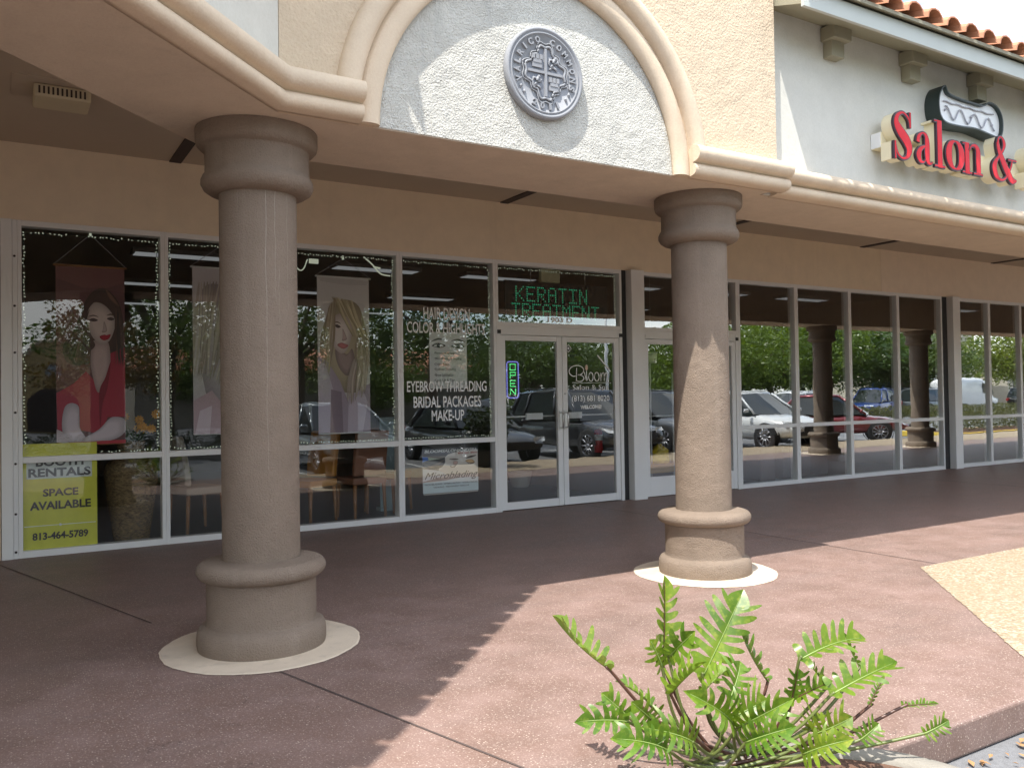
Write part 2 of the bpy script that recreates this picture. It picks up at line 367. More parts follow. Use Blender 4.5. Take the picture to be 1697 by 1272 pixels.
def stroke_poly(pts, n=6, straight=False):
    """(x,z,width) centre line -> outline polygon"""
    c = [Vector(p) for p in pts] if straight else crom(pts, n); L, R = [], []
    for i, p in enumerate(c):
        a = c[max(0, i-1)]; b = c[min(len(c)-1, i+1)]; d = Vector((b.x-a.x, b.y-a.y)).normalized(); nn = Vector((-d.y, d.x))*p.z*.5
        L.append((p.x+nn.x, p.y+nn.y)); R.append((p.x-nn.x, p.y-nn.y))
    return L, R
def add_stroke(mb, pts, y0, y1=None, mi=0, n=6, straight=False):
    L, R = stroke_poly(pts, n, straight); k = len(L)
    if y1 is None:
        mb.add([(p[0], y0, p[1]) for p in L+R], [(i, i+1, k+i+1, k+i) for i in range(k-1)], mi)
    else:
        vs = [(p[0], y0, p[1]) for p in L+R] + [(p[0], y1, p[1]) for p in L+R]; fs = []
        for i in range(k-1):
            fs += [(i, i+1, k+i+1, k+i), (2*k+i, 3*k+i, 3*k+i+1, 2*k+i+1), (i, 2*k+i, 2*k+i+1, i+1), (k+i, k+i+1, 3*k+i+1, 3*k+i)]
        fs += [(0, k, 3*k, 2*k), (k-1, 3*k-1, 4*k-1, 2*k-1)]
        mb.add(vs, fs, mi)

# ================================================================== SETTING
KERB = -0.15
def structure(name, mb, mats, **kw): return tag(mb.build(name, mats, **kw), kind='structure')
g = MB(); g.sheet([(-250, -250), (250, -250), (250, 250), (-250, 250)], KERB); structure('parking_lot', g, M['asphalt'])
# walkway slab: its outer kerb line turns 45 degrees at the planting bed
WALK = [(-9, -12.9), (-3.2, -12.85), (2.9, -6.75), (60, -6.75), (60, .12), (0, .12), (-9, -8.9)]
g = MB(); g.slab(WALK, KERB+.002, 0.0); walk = structure('walkway', g, M['walk'], bevel=.015)
j = MB()
def strip(a, b, wd, z, mb, mi=0):
    a = Vector((a[0], a[1])); b = Vector((b[0], b[1])); d = (b-a).normalized(); n = Vector((-d.y, d.x))*wd/2
    mb.sheet([tuple(a-n), tuple(b-n), tuple(b+n), tuple(a+n)], z, mi)
strip((-.08, -.02), (.19, -.95), .010, .003, j); strip((.19, -.95), (.80, -3.1), .010, .003, j); strip((1.10, -4.10), (1.72, -6.4), .011, .003, j)
strip((1.72, -6.4), (2.5, -7.1), .011, .003, j)
strip((6.36, -.1), (6.36, -4.79), .010, .003, j); strip((12.4, -.1), (12.4, -4.79), .012, .003, j); strip((18.4, -.1), (18.4, -4.79), .012, .003, j)
tag(j.build('expansion_joint', plain('joint_filler', (.085, .062, .054), .9), recalc=False), kind='structure')
rg = random.Random(21); ed = lambda a, b, n: [(a[0]+(b[0]-a[0])*k/n+rg.uniform(-.006, .006), a[1]+(b[1]-a[1])*k/n+rg.uniform(-.006, .006)) for k in range(n)]
g = MB(); g.sheet(ed((16, -4.79), (6.125, -4.79), 300)+ed((6.125, -4.79), (4.17, -6.735), 100)+[(4.17, -6.735), (60, -6.735), (60, -4.79)], .004); structure('pebble_paving', g, M['gravel'], recalc=False)
# round planting bed in front of the camera
BED = (2.28, -7.12)
g = MB(); g.lathe([(.60, -.14), (.66, -.14), (.66, .015), (.64, .03), (.58, .03), (.56, .015), (.56, -.14)], BED, 48); structure('bed_kerb', g, M['concrete'])
g = MB(); g.sheet([(BED[0]+.57*math.cos(a*PI/20), BED[1]+.57*math.sin(a*PI/20)) for a in range(40)], .008)
tag(g.build('bark_mulch', M['mulch'], recalc=False), kind='stuff')
# parking stripes, islands and the car park kerbs
for i in range(14):
    g = MB(); x = 5.4 + i*2.75; g.sheet([(x, -12.0), (x+.1, -12.0), (x+.1, -7.1), (x, -7.1)], KERB+.004); structure('parking_stripe', g, M['paint'], recalc=False)
g = MB(); g.slab([(27, -9.4), (46, -9.4), (46, -7.2), (27, -7.2)], KERB+.002, .0); structure('island_kerb', g, M['yellow_kerb'], bevel=.02)
g = MB(); g.sheet([(27.15, -9.25), (45.85, -9.25), (45.85, -7.35), (27.15, -7.35)], .005); tag(g.build('island_mulch', M['mulch'], recalc=False), kind='stuff')
g = MB(); g.slab([(-14, -17.5), (21, -17.5), (21, -14.8), (-14, -14.8)], KERB+.002, .0); structure('median_kerb', g, M['concrete'], bevel=.02)
g = MB(); g.sheet([(-13.85, -17.35), (20.85, -17.35), (20.85, -14.95), (-13.85, -14.95)], .005); tag(g.build('median_mulch', M['mulch'], recalc=False), kind='stuff')

# ================================================================== THE SHOPPING PLAZA BUILDING
BLD = thing('plaza_building', 'cream and tan stucco shopping plaza with arched tower and tiled eaves over glazed shopfronts', 'building')
ZB, ZC = 2.90, 3.75
def part(name, mb, mats, parent=None, **kw): return mb.build(name, mats, parent or BLD, **kw)
SQ = math.sqrt(.5)
# wall above the shopfront
h = MB(); h.box(0, 0, 3.05, 12.55, .2, ZC); part('header_wall', h, M['header'])
h = MB(); h.box(12.551, -.004, 3.05, 60, .2, ZC); part('header_wall', h, M['header2'])
# canopy ceiling with vent strips
h = MB(); h.slab([(-9, -13), (-7.6, -13), (1.0, -3.9), (60, -3.9), (60, .1), (-.02, .1), (-9, -8.9)], ZC, ZC+.1); cl_ = part('canopy_ceiling', h, M['ceiling'])
for vx in (1.43, 5.2, 8.7, 12.0, 15.8, 19.6):
    h = MB(); h.box(vx, -3.6, ZC-.012, vx+.11, -.015, ZC+.002); part('vent_strip', h, M['dark'], cl_)
# diagonal shop wall at the far left, running towards the viewer out of frame
h = MB(); h.slab([(0, 0), (-.14, .14), (-9.14, -8.86), (-9, -9)], 0, ZC); part('diagonal_shop_wall', h, M['header'])
# beam over the columns (three runs that butt)
h = MB()
h.slab([(1.05, -3.55), (5.0, -3.55), (5.0, -4.37), (1.28, -4.37), (1.26, -4.40)], ZB, ZC+.3)
h.slab([(5.001, -3.55), (60, -3.55), (60, -4.27), (5.001, -4.27)], ZB, ZC+.3)
h.slab([(1.049, -3.551), (1.259, -4.401), (-7.5, -13.16), (-7.5, -12.10)], ZB, ZC+.3)
part('beam', h, M['tan'])
# tower: wall with the round arch cut out, recessed rough panel, mouldings
AX, AZ, AR = 2.92, 2.90, 1.125; TF = -4.42
arc = [(AX-AR*math.cos(k*PI/48), AZ+.004+AR*math.sin(k*PI/48)) for k in range(49)]
h = MB(); h.prism([(1.26, AZ-.003)]+[(arc[0][0], AZ-.003)]+arc+[(arc[-1][0], AZ-.003), (5.03, AZ-.003), (5.03, 6.4), (1.26, 6.4)], TF, -4.3712); 
h.box(1.27, -4.369, ZC+.31, 5.02, -2.2, 6.39); part('tower_wall', h, M['cream_tower'])
h = MB(); h.prism([(AX-AR-.06, AZ+.006)]+[(AX-(AR+.06)*math.cos(k*PI/24), AZ+.006+(AR+.06)*math.sin(k*PI/24)) for k in range(1, 24)]+[(AX+AR+.06, AZ+.006)], -4.377, -4.3705)
part('arch_panel', h, M['panel'])
prof_in = [(-.028, -.045), (-.032, -.02)] + [(.035-.066*math.cos(PI*k/10), -.02+.048*math.sin(PI*k/10)**.8) for k in range(1, 10)] + [(.103, -.004), (.12, -.01), (.10, -.045)]
prof_out = [(.1035, -.02), (.1035, .0)] + [(.172-.068*math.cos(PI*k/10), .0+.075*math.sin(PI*k/10)**.8) for k in range(1, 10)] + [(.242, -.002), (.23, -.03)]
def arc_path(a0):
    L = []
    for k in range(65):
        a = a0+(PI-2*a0)*k/64; o = (-math.cos(a), 0, math.sin(a)); L.append(((AX+o[0]*AR, TF, AZ+.001+o[2]*AR), o, (0, -1, 0)))
    return L
h = MB(); h.sweep(prof_in, arc_path(0), sm=True); part('arch_moulding', h, M['mould'])
h = MB(); h.sweep(prof_out, arc_path(math.asin(.15/1.30)), sm=True); part('arch_moulding', h, M['mould'])
def rolls(k=1.0):       # two stacked half rolls: (out, up)
    return ([(-.03, .0), (-.0, .0)] + [((.012+.062*math.sin(PI*q/10)**.75)*k, .004+.045-.045*math.cos(PI*q/10)) for q in range(1, 10)] + [(.040*k, .096)]
            + [((.040+.075*math.sin(PI*q/10)**.75)*k, .098+.058-.058*math.cos(PI*q/10)) for q in range(1, 10)] + [(.0, .214), (-.03, .214)])
h = MB()
h.sweep(rolls(), [((AX+AR+.09, TF, ZB-.004), (0, -1, 0), (0, 0, 1)), ((5.10, TF, ZB-.004), (0, -1, 0), (0, 0, 1))], sm=True)
h.sweep(rolls(), [((1.26-6.6, TF-6.6, ZB-.004), (SQ, -SQ, 0), (0, 0, 1)), ((1.25, TF-.01, ZB-.004), (.414*1.0, -1.0, 0), (0, 0, 1)), ((AX-AR-.09, TF, ZB-.004), (0, -1, 0), (0, 0, 1))], sm=True)
part('tower_cornice', h, M['mould'])
h = MB(); h.sweep(rolls(1.3), [((5.101, -4.29, ZB-.006), (0, -1, 0), (0, 0, 1)), ((60, -4.29, ZB-.006), (0, -1, 0), (0, 0, 1))], sm=True); part('wing_cornice', h, M['mould'])
h = MB(); h.box(5.032, -4.29, ZB+.004, 60, -4.272, 4.62); part('wing_wall', h, M['wing'])
h = MB(); h.slab([(1.256, -4.424), (1.256-.012, -4.424+.012), (-7.3-.012, -12.98+.012), (-7.3, -12.98)], ZB+.004, 4.62); part('wing_wall', h, M['wing'])
# eaves: sloped soffit, fascia, clay tiles (right wing along x, left wing along the diagonal)
def eave(origin, along, outv, length, ov):
    A = Vector((*along, 0)); O = Vector((*outv, 0)); o = Vector(origin)
    def P3(s, t, z): p = o + A*s + O*t; return (p.x, p.y, z)
    e = MB()
    vs = [P3(0, -.02, 4.365), P3(length, -.02, 4.365), P3(length, ov, 4.235), P3(0, ov, 4.235), P3(0, -.02, 4.44), P3(length, -.02, 4.44), P3(length, ov, 4.31), P3(0, ov, 4.31)]
    e.add(vs, [(0, 1, 2, 3), (4, 7, 6, 5), (0, 4, 5, 1), (1, 5, 6, 2), (2, 6, 7, 3), (3, 7, 4, 0)])
    ev = part('eave', e, M['olive'])
    e = MB()
    vs = [P3(-.02, ov+.002, 4.205), P3(length, ov+.002, 4.205), P3(length, ov+.03, 4.205), P3(-.02, ov+.03, 4.205), P3(-.02, ov+.002, 4.34), P3(length, ov+.002, 4.34), P3(length, ov+.03, 4.34), P3(-.02, ov+.03, 4.34)]
    e.add(vs, [(0, 1, 2, 3), (4, 7, 6, 5), (0, 4, 5, 1), (1, 5, 6, 2), (2, 6, 7, 3), (3, 7, 4, 0)]); part('fascia_board', e, M['fascia'], ev)
    e = MB()        # roof deck under the tiles
    vs = [P3(-.01, ov+.082, 4.342), P3(length, ov+.082, 4.342), P3(length, -2.6, 5.44), P3(-.01, -2.6, 5.44), P3(-.01, ov+.082, 4.37), P3(length, ov+.082, 4.37), P3(length, -2.6, 5.47), P3(-.01, -2.6, 5.47)]
    e.add(vs, [(0, 1, 2, 3), (4, 7, 6, 5), (0, 4, 5, 1), (1, 5, 6, 2), (2, 6, 7, 3), (3, 7, 4, 0)], 0)
    n = int(min(length, 26)/.26)
    for k in range(n):
        s0 = .13 + k*.26
        for c in range(4):
            t0 = ov+.14 - c*.42; z0 = 4.362 + (c*.42)*.35 + .012*random.random(); t1 = t0 - .46; z1 = z0 + .46*.35 - .03
            vs = []
            for (tt, zz, rr) in ((t0, z0, .108), (t1, z1, .09)):
                for q in range(7): a = PI*q/6; vs.append(P3(s0+math.cos(a)*rr, tt, zz+math.sin(a)*rr*.9))
                for q in range(7): a = PI*q/6; vs.append(P3(s0+math.cos(a)*(rr-.014), tt, zz+math.sin(a)*(rr-.014)*.9))
            fs = [(q, q+1, 15+q, 14+q) for q in range(6)] + [(7+q, 21+q, 22+q, 8+q) for q in range(6)] + [(q, 7+q, 8+q, q+1) for q in range(6)]
            e.add(vs, fs, 1)
    part('roof_tiles', e, [M['olive'], M['tile']], ev)
    return ev
eave((5.06, -4.29, 0), (1, 0), (0, -1), 40, .375)
eave((1.26+.30, -4.42+.30, 0), (-SQ, -SQ), (SQ, -SQ), 9, .275)
for cx in (5.75, 6.78, 7.81, 8.84, 9.87, 10.9, 11.93):
    h = MB(); h.box(cx, -4.38, 4.09, cx+.155, -4.291, 4.30); h.box(cx-.03, -4.43, 4.22, cx+.185, -4.292, 4.335); part('corbel', h, M['olive'], bevel=.006)
h = MB(); h.box(0, 0, ZC+.101, 60, .15, 5.6); part('rear_wall', h, M['tan'])

# --- shopfront: aluminium frames, panes, doors, pilasters
GY = .045
def frame_mb(x0, x1, z0, z1, rails, st=.036, bot=.06, top=.05, ydeep=.13):
    f = MB(); e = .0006
    f.box(x0+e, 0, z0, x0+st, ydeep, z1); f.box(x1-st, 0, z0, x1-e, ydeep, z1)
    f.box(x0+st, .002, z0, x1-st, ydeep-.002, z0+bot); f.box(x0+st, .002, z1-top, x1-st, ydeep-.002, z1)
    for a, b in rails: f.box(x0+st, .002, a, x1-st, ydeep-.002, b)
    return f
def window(x0, x1, z0, z1, rails=(), label=None, **kw):
    wd = part('window', frame_mb(x0, x1, z0, z1, rails, **kw), M['alu'], bevel=.003)
    if label: wd['label'] = label
    st = kw.get('st', .036); zs = [z0+kw.get('bot', .06)] + [v for r_ in rails for v in r_] + [z1-kw.get('top', .05)]
    for i in range(0, len(zs), 2):
        p = MB(); p.add([(x0+st, GY, zs[i]), (x1-st, GY, zs[i]), (x1-st, GY, zs[i+1]), (x0+st, GY, zs[i+1])], [(0, 1, 2, 3)]); part('pane', p, M['glass'], wd, recalc=False)
    return wd
XL = [.135, 1.38, 2.625, 3.87, 5.126]
for i in range(4): window(XL[i], XL[i+1], 0, 3.05, [(.85, .907)])
XR = [9.205, 10.465, 11.73, 12.99, 14.25]
for i in range(4): window(XR[i], XR[i+1], 0, 3.05, [(.862, .917)], st=.045 if i in (0,) else .036)
XQ = [14.66, 15.73, 16.8, 17.87, 18.94, 20.0]
for i in range(5): window(XQ[i], XQ[i+1], 0, 3.05, [(.862, .917)])
window(5.126, 7.06, 2.25, 3.05, bot=.05)
window(7.38, 9.205, 2.25, 3.05, bot=.05)
h = MB(); h.box(.006, -.02, 0, .095, .1, 3.05); h.box(.0955, -.004, 0, .1345, .1, 3.05)
jp = part('jamb_panel', h, M['alu'], bevel=.003)
h = MB()
for z in (2.72, 2.27, 1.68, 1.0, .56, .06, 1.22): h.lathe([(.0, 0), (.011, 0), (.009, .006), (0, .007)], (0, 0), 10, cap=False)
n_ = len(h.v)//7
h2 = MB()
for i, z in enumerate((2.72, 2.27, 1.85, 1.31, .85, .40, .06)):
    for k in range(40): v = h.v[k]; h2.v.append((.115+v[0], -.0045-v[2], z+v[1]))
    for f in h.f[:30]: h2.f.append([q+i*40 for q in f]); h2.mi.append(0); h2.sm.append(False)
part('screws', h2, M['dark'], jp)
h = MB(); h.box(7.155, -.09, 0, 7.375, .13, 3.05); part('pilaster', h, M['alu'], bevel=.006)
h = MB(); h.box(14.44, -.09, 0, 14.655, .13, 3.05); part('pilaster', h, M['alu'], bevel=.006)
for pa, pb in ((7.061, 7.154), (14.251, 14.439)): h = MB(); h.box(pa, .03, 0, pb, .12, 3.05); part('dark_infill', h, M['alu_dark'])
def doors(x0, x1, zglass, bars, pulls):
    f = MB(); f.box(x0+.0007, 0, 0, x0+.052, .13, 2.249); f.box(x1-.052, 0, 0, x1-.0007, .13, 2.249); f.box(x0+.052, .002, 2.145, x1-.052, .128, 2.249)
    df = part('door_frame', f, M['alu'], bevel=.003)
    for pa in (x0+.015, x1-.055): c = MB(); c.box(pa, -.02, 2.155, pa+.04, .001, 2.20); part('pivot_cap', c, M['alu_dark'], df)
    xm = (x0+x1)/2
    for s_, (a, b) in enumerate(((x0+.056, xm-.004), (xm+.004, x1-.056))):
        d = MB(); d.box(a, .012, .012, a+.075, .06, 2.14); d.box(b-.075, .012, .012, b, .06, 2.14)
        d.box(a+.075, .014, .012, b-.075, .058, zglass); d.box(a+.075, .014, 2.075, b-.075, .058, 2.14)
        dd = part('door', d, M['alu'], bevel=.004)
        p = MB(); p.add([(a+.075, .036, zglass), (b-.075, .036, zglass), (b-.075, .036, 2.075), (a+.075, .036, 2.075)], [(0, 1, 2, 3)]); part('pane', p, M['glass'], dd, recalc=False)
        if bars:
            p = MB(); p.tube([(a+.075, .10, 1.14), (b-.075, .10, 1.14)], .011, 8); q = a+.40 if s_ == 0 else a+.09
            p.box(q, .065, 1.10, q+.24, .098, 1.18); part('push_bar', p, M['white'], dd)
        hx = b-.035 if s_ == 0 else a+.035
        if pulls:
            p = MB(); p.box(hx-.022, .004, .96, hx+.022, .0115, 1.21); p.tube([(hx, .006, .99), (hx, -.045, .99), (hx, -.045, 1.18), (hx, .006, 1.18)], .010, 8); part('pull_handle', p, M['steel'], dd)
            if s_ == 1:
                p = MB(); p.lathe([(0, 0), (.016, 0), (.014, .008), (0, .009)], (0, 0), 14, cap=False); p.v = [(hx+v[0], .012-v[2], 1.42+v[1]) for v in p.v]; part('lock', p, M['steel'], dd)
doors(5.126, 7.06, .105, True, True)
doors(7.38, 9.205, .275, False, True)
# --- inside of the three shops
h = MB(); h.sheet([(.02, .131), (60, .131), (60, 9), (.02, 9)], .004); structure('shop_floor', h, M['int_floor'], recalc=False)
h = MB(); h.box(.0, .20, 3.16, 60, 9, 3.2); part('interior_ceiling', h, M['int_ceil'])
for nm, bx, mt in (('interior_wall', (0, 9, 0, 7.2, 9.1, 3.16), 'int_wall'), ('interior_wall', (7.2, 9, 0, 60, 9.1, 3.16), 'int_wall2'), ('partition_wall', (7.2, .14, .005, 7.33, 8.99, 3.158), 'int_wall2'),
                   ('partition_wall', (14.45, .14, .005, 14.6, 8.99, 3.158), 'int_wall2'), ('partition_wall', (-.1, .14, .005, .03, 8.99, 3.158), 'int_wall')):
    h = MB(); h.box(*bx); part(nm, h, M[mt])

# ================================================================== COLUMNS
def col_profile():
    P_ = []
    def arcp(r0, z0, z1, out_, n=8):
        for k in range(n+1): a = -PI/2 + PI*k/n; P_.append((r0+out_*math.cos(a), (z0+z1)/2+(z1-z0)/2*math.sin(a)))
    return P_, arcp
def make_column(label, x, y=-3.95):
    t = thing('column', label, 'column', (x, y, 0), 'round stucco columns holding up the canopy')
    b = MB(); b.lathe([(0, .0), (.535, .0), (.545, .003), (.535, .007), (.0, .007)], seg=72, sm=False, cap=False); 
    for k, q in enumerate(b.v):
        rr_ = math.hypot(q[0], q[1])
        if rr_ > .5: a_ = math.atan2(q[1], q[0]); f_ = 1+.008*math.sin(3*a_+1)+.005*math.sin(11*a_+2)+.004*math.sin(29*a_); b.v[k] = (q[0]*f_, q[1]*f_, q[2])
    b.build('ring', M['ringp'], t)
    P_, arcp = col_profile(); P_ += [(.346, .0), (.352, .03), (.353, .07), (.350, .10), (.340, .122), (.322, .134), (.303, .137), (.300, .142), (.299, .17), (.299, .25), (.299, .37), (.301, .384)]; arcp(.30, .385, .485, .055, 10); P_ += [(.24, .488), (.214, .492)]
    b = MB(); b.lathe(P_, seg=72, cap=False); b.build('base', M['colm'], t)
    b = MB(); b.lathe([(.213, .49)] + [(.213, .49+k*.12) for k in range(1, 18)] + [(.213, 2.55)], seg=72, cap=False); b.build('shaft', M['colm'], t)
    P_, arcp = col_profile(); P_ += [(.213, 2.535), (.24, 2.536), (.27, 2.546), (.295, 2.563), (.309, 2.59), (.308, 2.615), (.298, 2.638), (.289, 2.648), (.287, 2.66), (.286, 2.70), (.286, 2.76), (.287, 2.784), (.292, 2.788), (.315, 2.795), (.331, 2.812), (.336, 2.835), (.336, 2.86), (.336, 2.898)]
    b = MB(); b.lathe(P_, seg=72, cap=False); b.build('capital', M['colm'], t)
    return t
c1 = make_column('round taupe column with white drip stains, wholly in shade in front of the banners', 1.265)
drips = MB()
for ang, z0, z1, wd, ph in ((-1.64, 2.53, 1.0, .007, 0), (-1.40, 2.53, 1.92, .006, 2), (-1.02, 2.53, 1.88, .004, 3), (-1.30, 2.1, 1.6, .003, 1), (-2.35, 2.53, 2.42, .004, 4)):
    L = []; n = 26
    for k in range(n+1):
        z = z0+(z1-z0)*k/n; a = ang + .018*math.sin(k*.7+ph)*math.sin(k*.23+ph); ww = wd*.62*(1-.6*k/n)*(.6+.4*math.sin(k*1.9+ph)**2)
        L.append((a, z, ww))
    vs = []
    for a, z, ww in L:
        for s_ in (-1, 1): aa = a+s_*ww/.213/2; vs.append((.2142*math.cos(aa), .2142*math.sin(aa), z))
    drips.add(vs, [(2*k, 2*k+1, 2*k+3, 2*k+2) for k in range(n)])
drips.build('drip_stain', plain('lime_drip', (.36, .31, .26), .85, 0, .25, 30), c1, recalc=False)
for lab, x in (('round taupe column half lit by the sun, on a sunlit white ring', 4.665),
               ('round column further along the walkway, mirrored in the glass beside the dark bin', 16.1),
               ('round column at the far end of the walkway, mirrored next to the pale building', 19.75)):
    c = copy_tree(c1); c.location.x = x; c['label'] = lab
    for ch in list(c.children):
        if ch.name.startswith('drip'): bpy.data.objects.remove(ch)

# ================================================================== THINGS FIXED TO THE FACADE
# round cast medallion in the arch
md = thing('medallion', 'round grey cast medallion with a quartered crest, mounted in the white arch', 'medallion', (2.94, -4.3775, 3.405))
def face_lathe(prof, seg=72, sx=1, sz=1, sm=True, cx=0, cz=0):        # prof (r, out)
    t = MB(); t.lathe([(r, o) for r, o in prof], seg=seg, cap=False, sm=sm); b = MB()
    b.add([(cx+v[0]*sx, -v[2], cz+v[1]*sz) for v in t.v], t.f, 0, sm); return b
b = face_lathe([(.285, 0), (.29, .02), (.288, .042), (.278, .052), (.268, .05), (.262, .04), (.257, .04), (.254, .047), (.247, .047), (.243, .034), (.0, .034)]); b.build('disc', M['medal'], md)
b = MB()
word = 'VALRICO COMMONS'
for i, ch in enumerate(word):
    if ch == ' ': continue
    a = math.radians(198 - i*(216/(len(word)-1))); vs, fs = text_geo(ch, -.017, .017, -.021, .021, .03)
    if ch == 'I': vs = [(x_*.35, z_) for x_, z_ in vs]
    ca, sa = math.cos(a), math.sin(a); rot = a-PI/2; cr_, sr_ = math.cos(rot), math.sin(rot); n0 = len(vs)
    W = [(.209*ca+x_*cr_-z_*sr_, .209*sa+x_*sr_+z_*cr_) for x_, z_ in vs]
    b.add([(x_, -.046, z_) for x_, z_ in W], fs); 
    ed = {}
    for f in fs:
        for q in range(len(f)): e_ = (f[q], f[(q+1) % len(f)]); ed[tuple(sorted(e_))] = ed.get(tuple(sorted(e_)), 0)+1
    b.add([(x_, -.046, z_) for x_, z_ in W]+[(x_, -.034, z_) for x_, z_ in W], [(u_, v_, v_+n0, u_+n0) for (u_, v_), c_ in ed.items() if c_ == 1])
for i, ch in enumerate('2011'):
    a = math.radians(247+i*16); vs, fs = text_geo(ch, -.015, .015, -.021, .021, .03); rot = a+PI/2; cr_, sr_ = math.cos(rot), math.sin(rot); n0 = len(vs)
    if ch == '1': vs = [(x_*.55, z_) for x_, z_ in vs]
    W = [(.209*math.cos(a)+x_*cr_-z_*sr_, .209*math.sin(a)+x_*sr_+z_*cr_) for x_, z_ in vs]
    b.add([(x_, -.046, z_) for x_, z_ in W], fs); ed = {}
    for f in fs:
        for q in range(len(f)): e_ = tuple(sorted((f[q], f[(q+1) % len(f)]))); ed[e_] = ed.get(e_, 0)+1
    b.add([(x_, -.046, z_) for x_, z_ in W]+[(x_, -.034, z_) for x_, z_ in W], [(u_, v_, v_+n0, u_+n0) for (u_, v_), c_ in ed.items() if c_ == 1])
for a in (211, 222, 318, 329):
    a = math.radians(a); cx, cz = .209*math.cos(a), .209*math.sin(a); b.add([(cx-.012, -.036, cz), (cx, -.036, cz-.02), (cx+.012, -.036, cz), (cx, -.036, cz+.02), (cx, -.05, cz)], [(0, 1, 4), (1, 2, 4), (2, 3, 4), (3, 0, 4)])
b.build('raised_lettering', M['medal'], md)
b = MB()                                                              # scalloped quatrefoil frame
ring = []
for k in range(96):
    a = 2*PI*k/96; r = .135 + .016*math.cos(4*a) + .009*math.cos(12*a+PI); ring.append((r*math.cos(a)*1.0, -.042, r*math.sin(a)*1.12))
b.tube(ring, .0075, 6, closed=True); b.tube([(p[0]*1.14, p[1], p[2]*1.14) for p in ring], .004, 6, closed=True)
b.box(-.008, -.05, -.15, .008, -.03, .15); b.box(-.128, -.048, -.008, .128, -.03, .008)
for sx, sz in ((-1, 1), (1, -1)):                                     # castles
    cx, cz = .062*sx, .066*sz
    b.box(cx-.036, -.047, cz-.04, cx+.036, -.033, cz-.012); b.box(cx-.030, -.050, cz-.012, cx+.030, -.033, cz+.012)
    for q in (-.028, 0, .028): b.box(cx+q-.009, -.052, cz+.012, cx+q+.009, -.033, cz+.042)
for sx, sz in ((1, 1), (-1, -1)):                                     # rampant beasts
    cx, cz = .062*sx, .066*sz
    for pts, r in (([(-.02, -.03), (-.008, -.01), (.0, .01), (.006, .03)], .011), ([(.0, .0), (.022, .008), (.03, .02)], .006), ([(.004, .015), (-.02, .025), (-.03, .015)], .006), ([(-.012, -.02), (.015, -.03), (.024, -.042)], .007), ([(-.02, -.03), (-.03, -.042)], .007), ([(-.018, -.025), (-.036, -.005), (-.028, .03)], .004), ([(.006, .03), (.016, .036)], .012)):
        b.tube([(cx+p[0], -.042, cz+p[1]) for p in pts], r, 6)
b.build('crest', M['medal'], md)
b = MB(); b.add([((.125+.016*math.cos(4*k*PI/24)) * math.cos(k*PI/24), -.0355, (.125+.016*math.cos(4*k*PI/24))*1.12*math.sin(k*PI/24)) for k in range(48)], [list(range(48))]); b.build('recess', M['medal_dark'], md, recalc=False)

# channel letter sign
sg = thing('channel_letter_sign', 'red and cream raised channel letters reading Salon & S on the pale wall', 'sign', (0, 0, 0))
b = MB(); b.box(6.345, -4.385, 3.425, 9.3, -4.292, 3.56); rw = b.build('raceway', M['cream_ret'], sg, bevel=.004)
b = MB(); b.box(6.338, -4.383, 3.43, 6.3445, -4.294, 3.555); b.build('end_plate', M['alu'], rw)
KS = .981; BL = 1.3655+(3.345-1.3655)*KS
def box_st(x0, z0, x1, z1): return [((x0+x1)/2, z0, x1-x0), ((x0+x1)/2, z1, x1-x0)] if (z1-z0) >= (x1-x0) else [(x0, (z0+z1)/2, z1-z0), (x1, (z0+z1)/2, z1-z0)]
S_ = [('c', [(.238, .30, .02), (.225, .36, .03), (.15, .405, .028), (.075, .375, .045), (.052, .31, .075), (.10, .245, .10), (.19, .17, .105), (.225, .10, .085), (.195, .035, .045), (.125, .013, .028), (.06, .05, .03), (.035, .13, .02)]),
      ('s', box_st(.228, .285, .256, .42)), ('s', box_st(.012, 0, .042, .15))]
o_ = [(.13+.10*math.cos(a), .143+.125*math.sin(a), .022+.075*abs(math.cos(a))**1.3) for a in [PI/2+2*PI*k/28 for k in range(29)]]
LET = [(6.453, S_),
       (6.757, [('c', [(.045, .185, .055), (.06, .235, .05), (.115, .272, .026), (.165, .25, .05), (.178, .19, .072), (.178, .10, .074), (.185, .035, .06), (.222, .014, .03), (.255, .035, .012)]), ('c', [(.165, .165, .018), (.09, .135, .045), (.05, .075, .075), (.075, .022, .045), (.125, .02, .022), (.165, .06, .018)])]),
       (7.042, [('s', box_st(.04, 0, .118, .42)), ('s', box_st(0, 0, .155, .024)), ('s', box_st(.0, .398, .05, .42))]),
       (7.226, [('c1', o_)]),
       (7.468, [('s', box_st(.035, 0, .112, .285)), ('s', box_st(0, 0, .142, .022)), ('s', box_st(0, .263, .05, .285)), ('c', [(.10, .215, .02), (.14, .262, .028), (.195, .268, .045), (.236, .235, .07), (.242, .17, .078), (.242, .02, .078)]), ('s', box_st(.165, 0, .31, .022))]),
       (7.941, [('c', [(.105, .36, .05), (.125, .29, .066), (.19, .19, .085), (.27, .09, .09), (.34, .025, .075), (.42, .03, .015)]), ('c', [(.105, .35, .045), (.125, .405, .026), (.175, .412, .03), (.215, .36, .055), (.185, .29, .035), (.105, .215, .035), (.045, .14, .075), (.055, .06, .08), (.12, .013, .038), (.20, .02, .028), (.27, .08, .03), (.325, .16, .03), (.345, .215, .025)]), ('s', box_st(.275, .205, .42, .228))]),
       (8.545, S_)]
